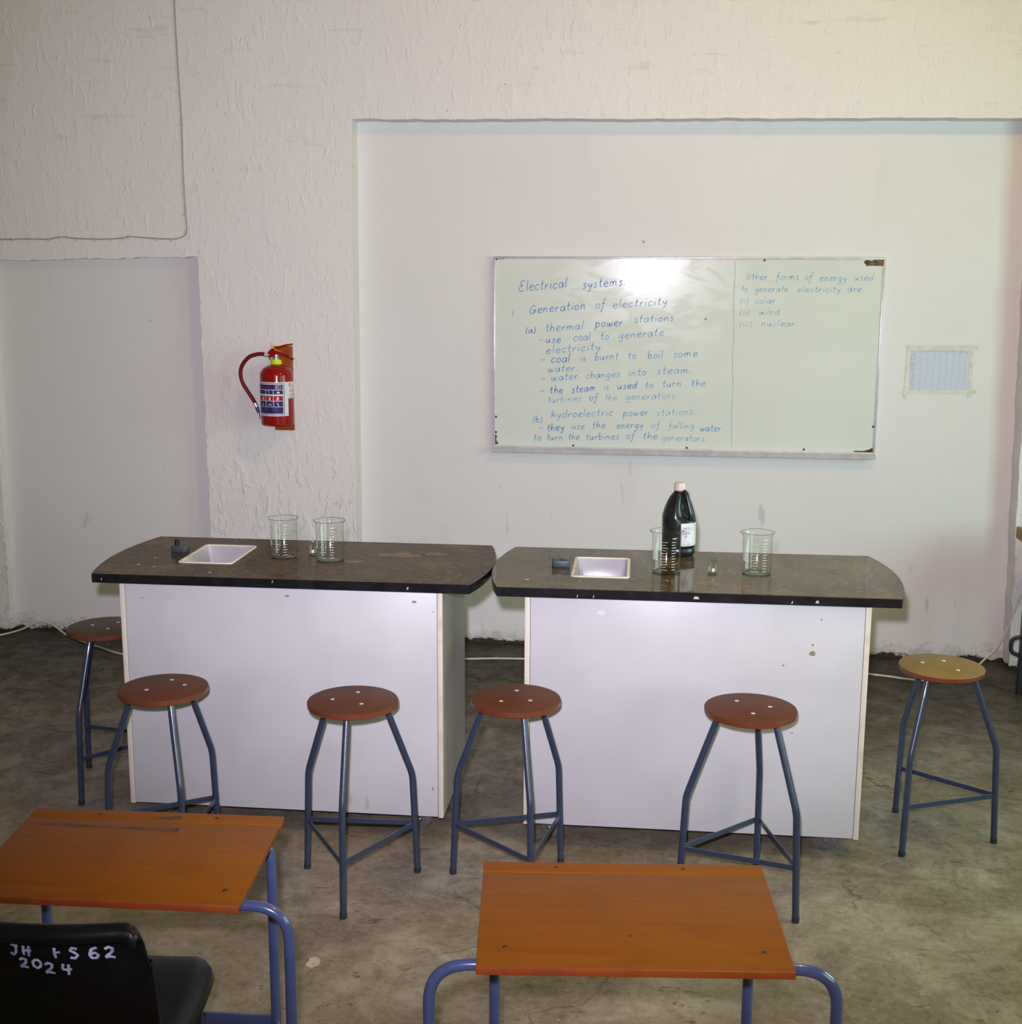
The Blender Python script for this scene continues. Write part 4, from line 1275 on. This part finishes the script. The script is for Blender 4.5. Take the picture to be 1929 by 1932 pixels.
# ------------------------------------------------------------------ glassware
def make_beaker(x, y, r, h, label, rot, group, small=False):
    root = empty('beaker', (x, y, CT + 0.0005), rot)
    tag(root, label, 'beaker', group)
    fl = r * (0.13 if not small else 0.12)
    prof = [(0.0, 0.002), (r * 0.80, 0.002), (r * 0.93, h * 0.012), (r, h * 0.05), (r, h * 0.90), (r + fl * 0.25, h * 0.955), (r + fl * 0.8, h * 0.99), (r + fl, h)]
    def spout(p, a):
        d = abs((a - math.pi + math.pi) % (2 * math.pi) - math.pi)
        t = max(0.0, 1 - d / 0.42)
        k = max(0.0, (p.z / h - 0.88) / 0.12)
        if t > 0 and k > 0:
            q = p.copy(); q.x *= 1 + 0.10 * t * t * k; q.y *= 1 + 0.02 * t * k
            return q
        return p
    MB().lathe(prof, 56, deform=spout).build('glass_body', MT['glass'], root)
    # rolled rim and thick foot ring
    rim = []
    for k in range(56):
        a = 2 * math.pi * k / 56
        p = spout(Vector(((r + fl) * math.cos(a), (r + fl) * math.sin(a), h)), a)
        rim.append(p)
    MB().tube(rim, r * (0.020 if not small else 0.045), 8, closed=True).build('rim', MT['glassrim'], root)
    MB().lathe([(r * 0.80, 0.0), (r * 0.92, 0.0), (r * 0.985, h * 0.02), (r * 0.95, h * 0.035), (r * 0.80, 0.006)], 48).build('foot', MT['glassrim'], root)
    mk = MB()
    rr = r + 0.0004
    def pat(a0, a1, z0, z1, n=3):
        c = cyl_patch(rr, a0, a1, z0, z1, n)
        mk.add(c.v, c.f, True)
    if not small:
        for k in range(11):
            z = h * (0.11 + 0.066 * k)
            pat(-26 if k % 2 else -34, -12 if k % 2 else -4, z, z + h * 0.008)
            pat(12, 26 if k % 2 else 30, z, z + h * 0.012)
        pat(14, 34, h * 0.855, h * 0.872)
    else:
        for k in range(4):
            pat(20, 50, h * (0.25 + 0.13 * k), h * (0.27 + 0.13 * k))
    mk.build('graduation_marks', MT['mark'], root)
    if not small:
        cyl_patch(rr, -84, -47, h * 0.33, h * 0.56, 8).build('writing_patch', MT['mark'], root)
    else:
        cyl_patch(rr, -20, 12, h * 0.22, h * 0.45, 4).build('writing_patch', MT['mark'], root)
    return root
GB = 'large glass beakers on the benches'
make_beaker(-1.362, 4.540, 0.0500, 0.150, 'large glass beaker near the sink on the left bench', 0.0, GB)
make_beaker(-1.177, 4.512, 0.0515, 0.150, 'large glass beaker beside the small one on the left bench', 0.02, GB)
make_beaker(0.072, 4.478, 0.0510, 0.152, 'large glass beaker in front of the black bottle', 0.15, GB)
make_beaker(0.396, 4.496, 0.0520, 0.152, 'large glass beaker standing alone towards the right end of the right bench', 0.1, GB)
make_beaker(-1.262, 4.580, 0.0165, 0.052, 'tiny glass beaker between the two large ones on the left bench', 0.3, 'tiny beakers', True)
make_beaker(0.2375, 4.466, 0.0168, 0.052, 'tiny glass beaker in the middle of the right bench', 0.2, 'tiny beakers', True)

# ------------------------------------------------------------------ black reagent bottle
jg = empty('reagent_bottle', (0.121, 4.774, CT + 0.001))
tag(jg, 'black plastic bottle with a moulded handle, white label and white cap', 'bottle')
JH = math.radians(-42)        # handle points to the right and a little towards the viewer
def dent(p, a):
    q = p.copy()
    # rounded-square body below, hollow beside the handle above
    if p.z < 0.17:
        c = abs(math.cos(2 * (a - 0.2)))
        k = 1.0 + 0.035 * (1 - c)
        q.x *= k; q.y *= k
    d = abs((a - JH + math.pi) % (2 * math.pi) - math.pi)
    if 0.142 < p.z < 0.246:
        t = math.sin(math.pi * (p.z - 0.142) / 0.104)
        w = max(0.0, 1 - (d / 1.15) ** 2)
        rr = Vector((q.x, q.y)).length
        s = 1 - 0.70 * (t ** 0.7) * w * w
        q.x *= s; q.y *= s
    return q
jp = [(0.0, 0.004), (0.045, 0.0), (0.058, 0.003), (0.0635, 0.012), (0.0640, 0.026), (0.0618, 0.030), (0.0618, 0.034), (0.0640, 0.038)]
jp += [(0.0640, z) for z in (0.06, 0.09, 0.12, 0.140)]
jp += [(0.0645, 0.146), (0.0640, 0.152), (0.0620, 0.162), (0.0590, 0.174), (0.0550, 0.186), (0.0505, 0.198), (0.0455, 0.210), (0.0395, 0.222), (0.0320, 0.233), (0.0250, 0.241), (0.0205, 0.247), (0.0200, 0.258)]
MB().lathe(jp, 72, deform=dent, cap1=True).build('body', MT['jug'], jg, angle=60)
hd = Vector((math.cos(JH), math.sin(JH), 0))
hpts = [hd * 0.012 + Vector((0, 0, 0.249)), hd * 0.030 + Vector((0, 0, 0.240)), hd * 0.0405 + Vector((0, 0, 0.218)), hd * 0.050 + Vector((0, 0, 0.190)), hd * 0.0575 + Vector((0, 0, 0.166)), hd * 0.0585 + Vector((0, 0, 0.146))]
MB().tube(smooth_path(hpts, 8), [0.0095] * 41, 14).build('handle', MT['jug'], jg) if len(smooth_path(hpts, 8)) == 41 else MB().tube(smooth_path(hpts, 8), 0.0095, 14).build('handle', MT['jug'], jg)
cp = MB().lathe([(0.0, 0.250), (0.0225, 0.250), (0.0228, 0.254), (0.0222, 0.275), (0.0205, 0.279), (0.0, 0.281)], 36).build('cap', MT['cap'], jg)
def jpatch(a0, a1, z0, z1, mat, k, name, par, n=10):
    r = 0.0640
    mb = MB(); vs = []
    for i in range(n + 1):
        a = math.radians(a0 + (a1 - a0) * i / n)
        aa = a - math.pi / 2
        c = abs(math.cos(2 * (aa - 0.2)))
        q = (r * (1 + 0.035 * (1 - c)) + k)
        vs += [(q * math.sin(a), -q * math.cos(a), z0), (q * math.sin(a), -q * math.cos(a), z1)]
    mb.add(vs, [(2 * i, 2 * i + 2, 2 * i + 3, 2 * i + 1) for i in range(n)], True)
    return mb.build(name, MT[mat], par)
jl = jpatch(6, 88, 0.044, 0.132, 'lwhite', 0.0007, 'bottle_label', jg, 16)
for zz, a0, a1, hh in ((0.112, 14, 20, .004), (0.112, 22, 27, .004), (0.112, 30, 33, .004), (0.112, 36, 39, .004), (0.108, 11, 62, .0006), (0.104, 14, 26, .0016), (0.101, 14, 22, .0016), (0.097, 14, 36, .0016), (0.094, 16, 40, .0016), (0.090, 14, 42, .0016), (0.086, 14, 28, .0016), (0.080, 18, 30, .0025), (0.076, 18, 24, .0025), (0.050, 14, 20, .0016), (0.050, 28, 40, .002)):
    jpatch(a0, a1, zz, zz + hh, 'lgrey', 0.0012, 'label_print', jl, 4)

# ------------------------------------------------------------------ black plastic chair
chx, chy = -1.152, 2.165
ch = empty('plastic_chair', (chx, chy, 0), 0.03)
tag(ch, 'black plastic school chair with white painted letters on its back', 'chair')
# profile (y, z, half width) from the rolled top lip over the back to the seat front
CP = [(-0.092, 0.757, 0.205), (-0.097, 0.768, 0.210), (-0.091, 0.780, 0.213), (-0.077, 0.786, 0.214), (-0.064, 0.778, 0.213), (-0.060, 0.755, 0.216),
      (-0.052, 0.70, 0.222), (-0.040, 0.64, 0.224), (-0.026, 0.58, 0.222), (-0.008, 0.52, 0.218), (0.020, 0.470, 0.214), (0.060, 0.445, 0.212), (0.12, 0.437, 0.212), (0.20, 0.436, 0.210), (0.28, 0.440, 0.206), (0.36, 0.445, 0.200), (0.405, 0.443, 0.192), (0.425, 0.430, 0.185), (0.430, 0.412, 0.180)]
prof3 = smooth_path([(p[0], p[1], p[2]) for p in CP], 4)
NU = 32
vs = []
for (py, pz, hw) in prof3:
    for k in range(NU + 1):
        u = -1 + 2 * k / NU
        au = abs(u)
        x = hw * u
        edge = max(0.0, (au - 0.82) / 0.18)
        yy, zz = py, pz
        if pz > 0.50:
            yy = py + 0.030 * u * u                      # the back is hollow towards the sitter
            if pz > 0.70:                                # rounded top corners
                rc = 0.036
                dx = max(0.0, abs(x) - (hw - rc))
                drop = rc - math.sqrt(max(rc * rc - dx * dx, 0.0))
                zz = pz - drop * (0.45 if py < -0.088 else 0.8 if py < -0.07 else 1.0)
            yy -= 0.012 * edge ** 2                      # edge rolled backwards
        else:
            zz = pz - 0.055 * edge ** 1.6 + 0.006 * au ** 2   # seat sides turned down
            x = hw * (u if au < 0.82 else math.copysign(0.82 + 0.18 * math.sin(edge * math.pi / 2) * 1.0, u))
        vs.append((x, yy, zz))
fs = []
n1 = NU + 1
for i in range(len(prof3) - 1):
    for k in range(NU):
        fs.append((i * n1 + k, i * n1 + k + 1, (i + 1) * n1 + k + 1, (i + 1) * n1 + k))
sh = MB().add(vs, fs, True).build('seat_shell', MT['chair'], ch, angle=70)
sd = sh.modifiers.new('thick', 'SOLIDIFY'); sd.thickness = 0.005; sd.offset = 0.0
# painted letters on the rear of the back
def back_y(x, z):
    hw = 0.218
    u = x / hw
    a = [(0.755, -0.060), (0.70, -0.052), (0.64, -0.040), (0.58, -0.026)]
    y = a[-1][1]
    for (za, ya), (zb, yb) in zip(a, a[1:]):
        if za >= z >= zb:
            y = ya + (yb - ya) * (za - z) / (za - zb)
            break
    else:
        if z > 0.755: y = -0.060
    return y + 0.030 * u * u - 0.0055
for txt, x0, z0, h, gap in (('JH', -0.046, 0.7135, 0.018, 1.0), ('FS', 0.036, 0.709, 0.019, 1.30), ('62', 0.107, 0.708, 0.019, 1.10), ('20', -0.030, 0.684, 0.017, 1.1), ('24', 0.018, 0.673, 0.019, 1.30)):
    xx = x0
    mb = MB()
    for c in txt:
        st, tw = stroke_word(c, 0.0)
        for s in st:
            ribbon(mb, [(xx + p[0] * h * 1.15, z0 + p[1] * h * 0.78) for p in s], 0.0058, lambda u, v: (u, back_y(u, v), v))
        xx += tw * h * 1.15 * gap + 0.004
    mb.build('painted_letters', MT['paintw'], ch)
mb = MB(); ribbon(mb, [(0.028, 0.7455), (0.050, 0.7452)], 0.003, lambda u, v: (u, back_y(u, v), v)); mb.build('painted_letters', MT['paintw'], ch)
for s in (-1, 1):
    MB().tube(fillet([(s * 0.20, 0.40, 0.0), (s * 0.165, 0.34, 0.425), (s * 0.165, 0.06, 0.428), (s * 0.205, -0.03, 0.0)], 0.05, 8), 0.0105, 14).build('leg_frame', MT['darkmetal'], ch)
for yy in (0.09, 0.31):
    MB().tube([(-0.165, yy, 0.424), (0.165, yy, 0.424)], 0.009, 12).build('seat_support', MT['darkmetal'], ch)

# ------------------------------------------------------------------ cables
wc = [(-2.446, 3.359), (-2.442, 3.078), (-2.436, 2.844), (-2.435, 2.755), (-2.437, 2.581), (-2.437, 2.451), (-2.436, 2.341), (-2.431, 2.26), (-2.433, 2.211), (-2.451, 2.19), (-2.484, 2.179), (-2.515, 2.176), (-2.593, 2.178),
      (-2.68, 2.184), (-2.749, 2.189), (-2.781, 2.181), (-2.875, 2.175), (-3.032, 2.178), (-3.125, 2.186), (-3.188, 2.175), (-3.285, 2.175), (-3.389, 2.174), (-3.463, 2.172), (-3.62, 2.171), (-4.4, 2.17)]
wroot = empty('wall_cable', (-2.446, FY, 2.17))
tag(wroot, 'thin painted cable clipped to the wall above the blocked doorway', 'cable')
wo = Vector((-2.446, FY, 2.17))
pth = smooth_path([(-2.448, FY - 0.0035, ZC - 0.01)] + [(p[0], FY - 0.0035, p[1]) for p in wc], 5)
MB().tube([p - wo for p in pth], 0.0036, 8).build('sheath', MT['wallcable'], wroot)
for (cx_, cz_, vert) in ((-2.435, 2.755, 1), (-2.437, 2.451, 1), (-2.437, 2.40, 1), (-2.435, 2.30, 1), (-2.432, 2.215, 1), (-2.515, 2.176, 0), (-2.593, 2.178, 0), (-2.749, 2.189, 0), (-2.781, 2.181, 0), (-2.93, 2.175, 0), (-3.032, 2.178, 0), (-3.125, 2.186, 0), (-3.188, 2.175, 0), (-3.389, 2.174, 0)):
    a, c = (0.011, 0.004) if vert else (0.004, 0.011)
    MB().box(cx_ - a, cx_ + a * 0.6, FY - 0.009, FY - 0.001, cz_ - c, cz_ + c * 0.6, 0.001).build('clip', MT['clip'], wroot).location = -wo
for o in wroot.children:
    pass
fc = [(-4.2, 6.25, 0.006), (-3.80, 6.36, 0.006), (-3.62, 6.42, 0.006), (-3.50, 6.50, 0.022), (-3.385, 6.535, 0.068), (-3.30, 6.53, 0.045), (-3.21, 6.49, 0.008), (-3.05, 6.37, 0.006), (-2.924, 6.29, 0.006), (-2.728, 6.178, 0.006), (-2.3, 6.06, 0.006),
      (-1.7, 6.12, 0.006), (-1.2, 6.29, 0.006), (-0.91, 6.341, 0.006), (-0.772, 6.366, 0.006), (-0.632, 6.376, 0.006), (-0.1, 6.42, 0.006), (0.6, 6.40, 0.006), (1.144, 6.336, 0.006), (1.354, 6.267, 0.006), (1.50, 6.27, 0.006), (1.62, 6.36, 0.010), (1.70, 6.45, 0.030), (1.751, 6.495, 0.060), (1.805, 6.505, 0.116), (1.851, 6.505, 0.214), (1.882, 6.505, 0.314), (1.911, 6.505, 0.413), (1.95, 6.508, 0.56), (2.0, 6.515, 0.72)]
fo = MB().tube(smooth_path(fc, 6), 0.0052, 10).build('extension_cable', MT['cable'])
tag(fo, 'white cable lying along the foot of the wall behind both benches', 'cable')

# ------------------------------------------------------------------ table at the right edge
tb = empty('side_table', (2.4, 5.95, 0))
tag(tb, 'wooden topped table with dark metal legs at the right edge against the wall', 'table')
MB().box(-0.60, 0.6, -0.35, 0.35, 0.745, 0.800, 0.004).build('table_top', MT['benchwood'], tb)
for sx_ in (-0.572, 0.55):
    for sy_ in (-0.30, 0.17):
        MB().box(sx_ - 0.018, sx_ + 0.018, sy_ - 0.018, sy_ + 0.018, 0.0, 0.745, 0.002).build('leg', MT['darkmetal'], tb)
MB().tube(fillet([(-0.572, 0.17, 0.295), (-0.632, 0.17, 0.280), (-0.632, 0.17, 0.215), (-0.572, 0.17, 0.190)], 0.03, 6), 0.010, 10).build('foot_loop', MT['darkmetal'], tb)
MB().box(-0.572, 0.55, -0.31, -0.29, 0.70, 0.745, 0.002).build('rail', MT['darkmetal'], tb)

# ------------------------------------------------------------------ bits on the floor
pts = []
rnd = random.Random(5)
for k in range(13):
    a = 2 * math.pi * k / 13
    f = rnd.uniform(0.65, 1.1)
    pts.append((0.021 * f * math.cos(a), 0.028 * f * math.sin(a)))
fk = MB().frombm(prism(pts, 0.0, 0.003)).build('plaster_flake', MT['flake'], None, loc=(-0.949, 3.330, 0.0))
tag(fk, 'small pale plaster flake lying on the floor between the desks', 'flake')
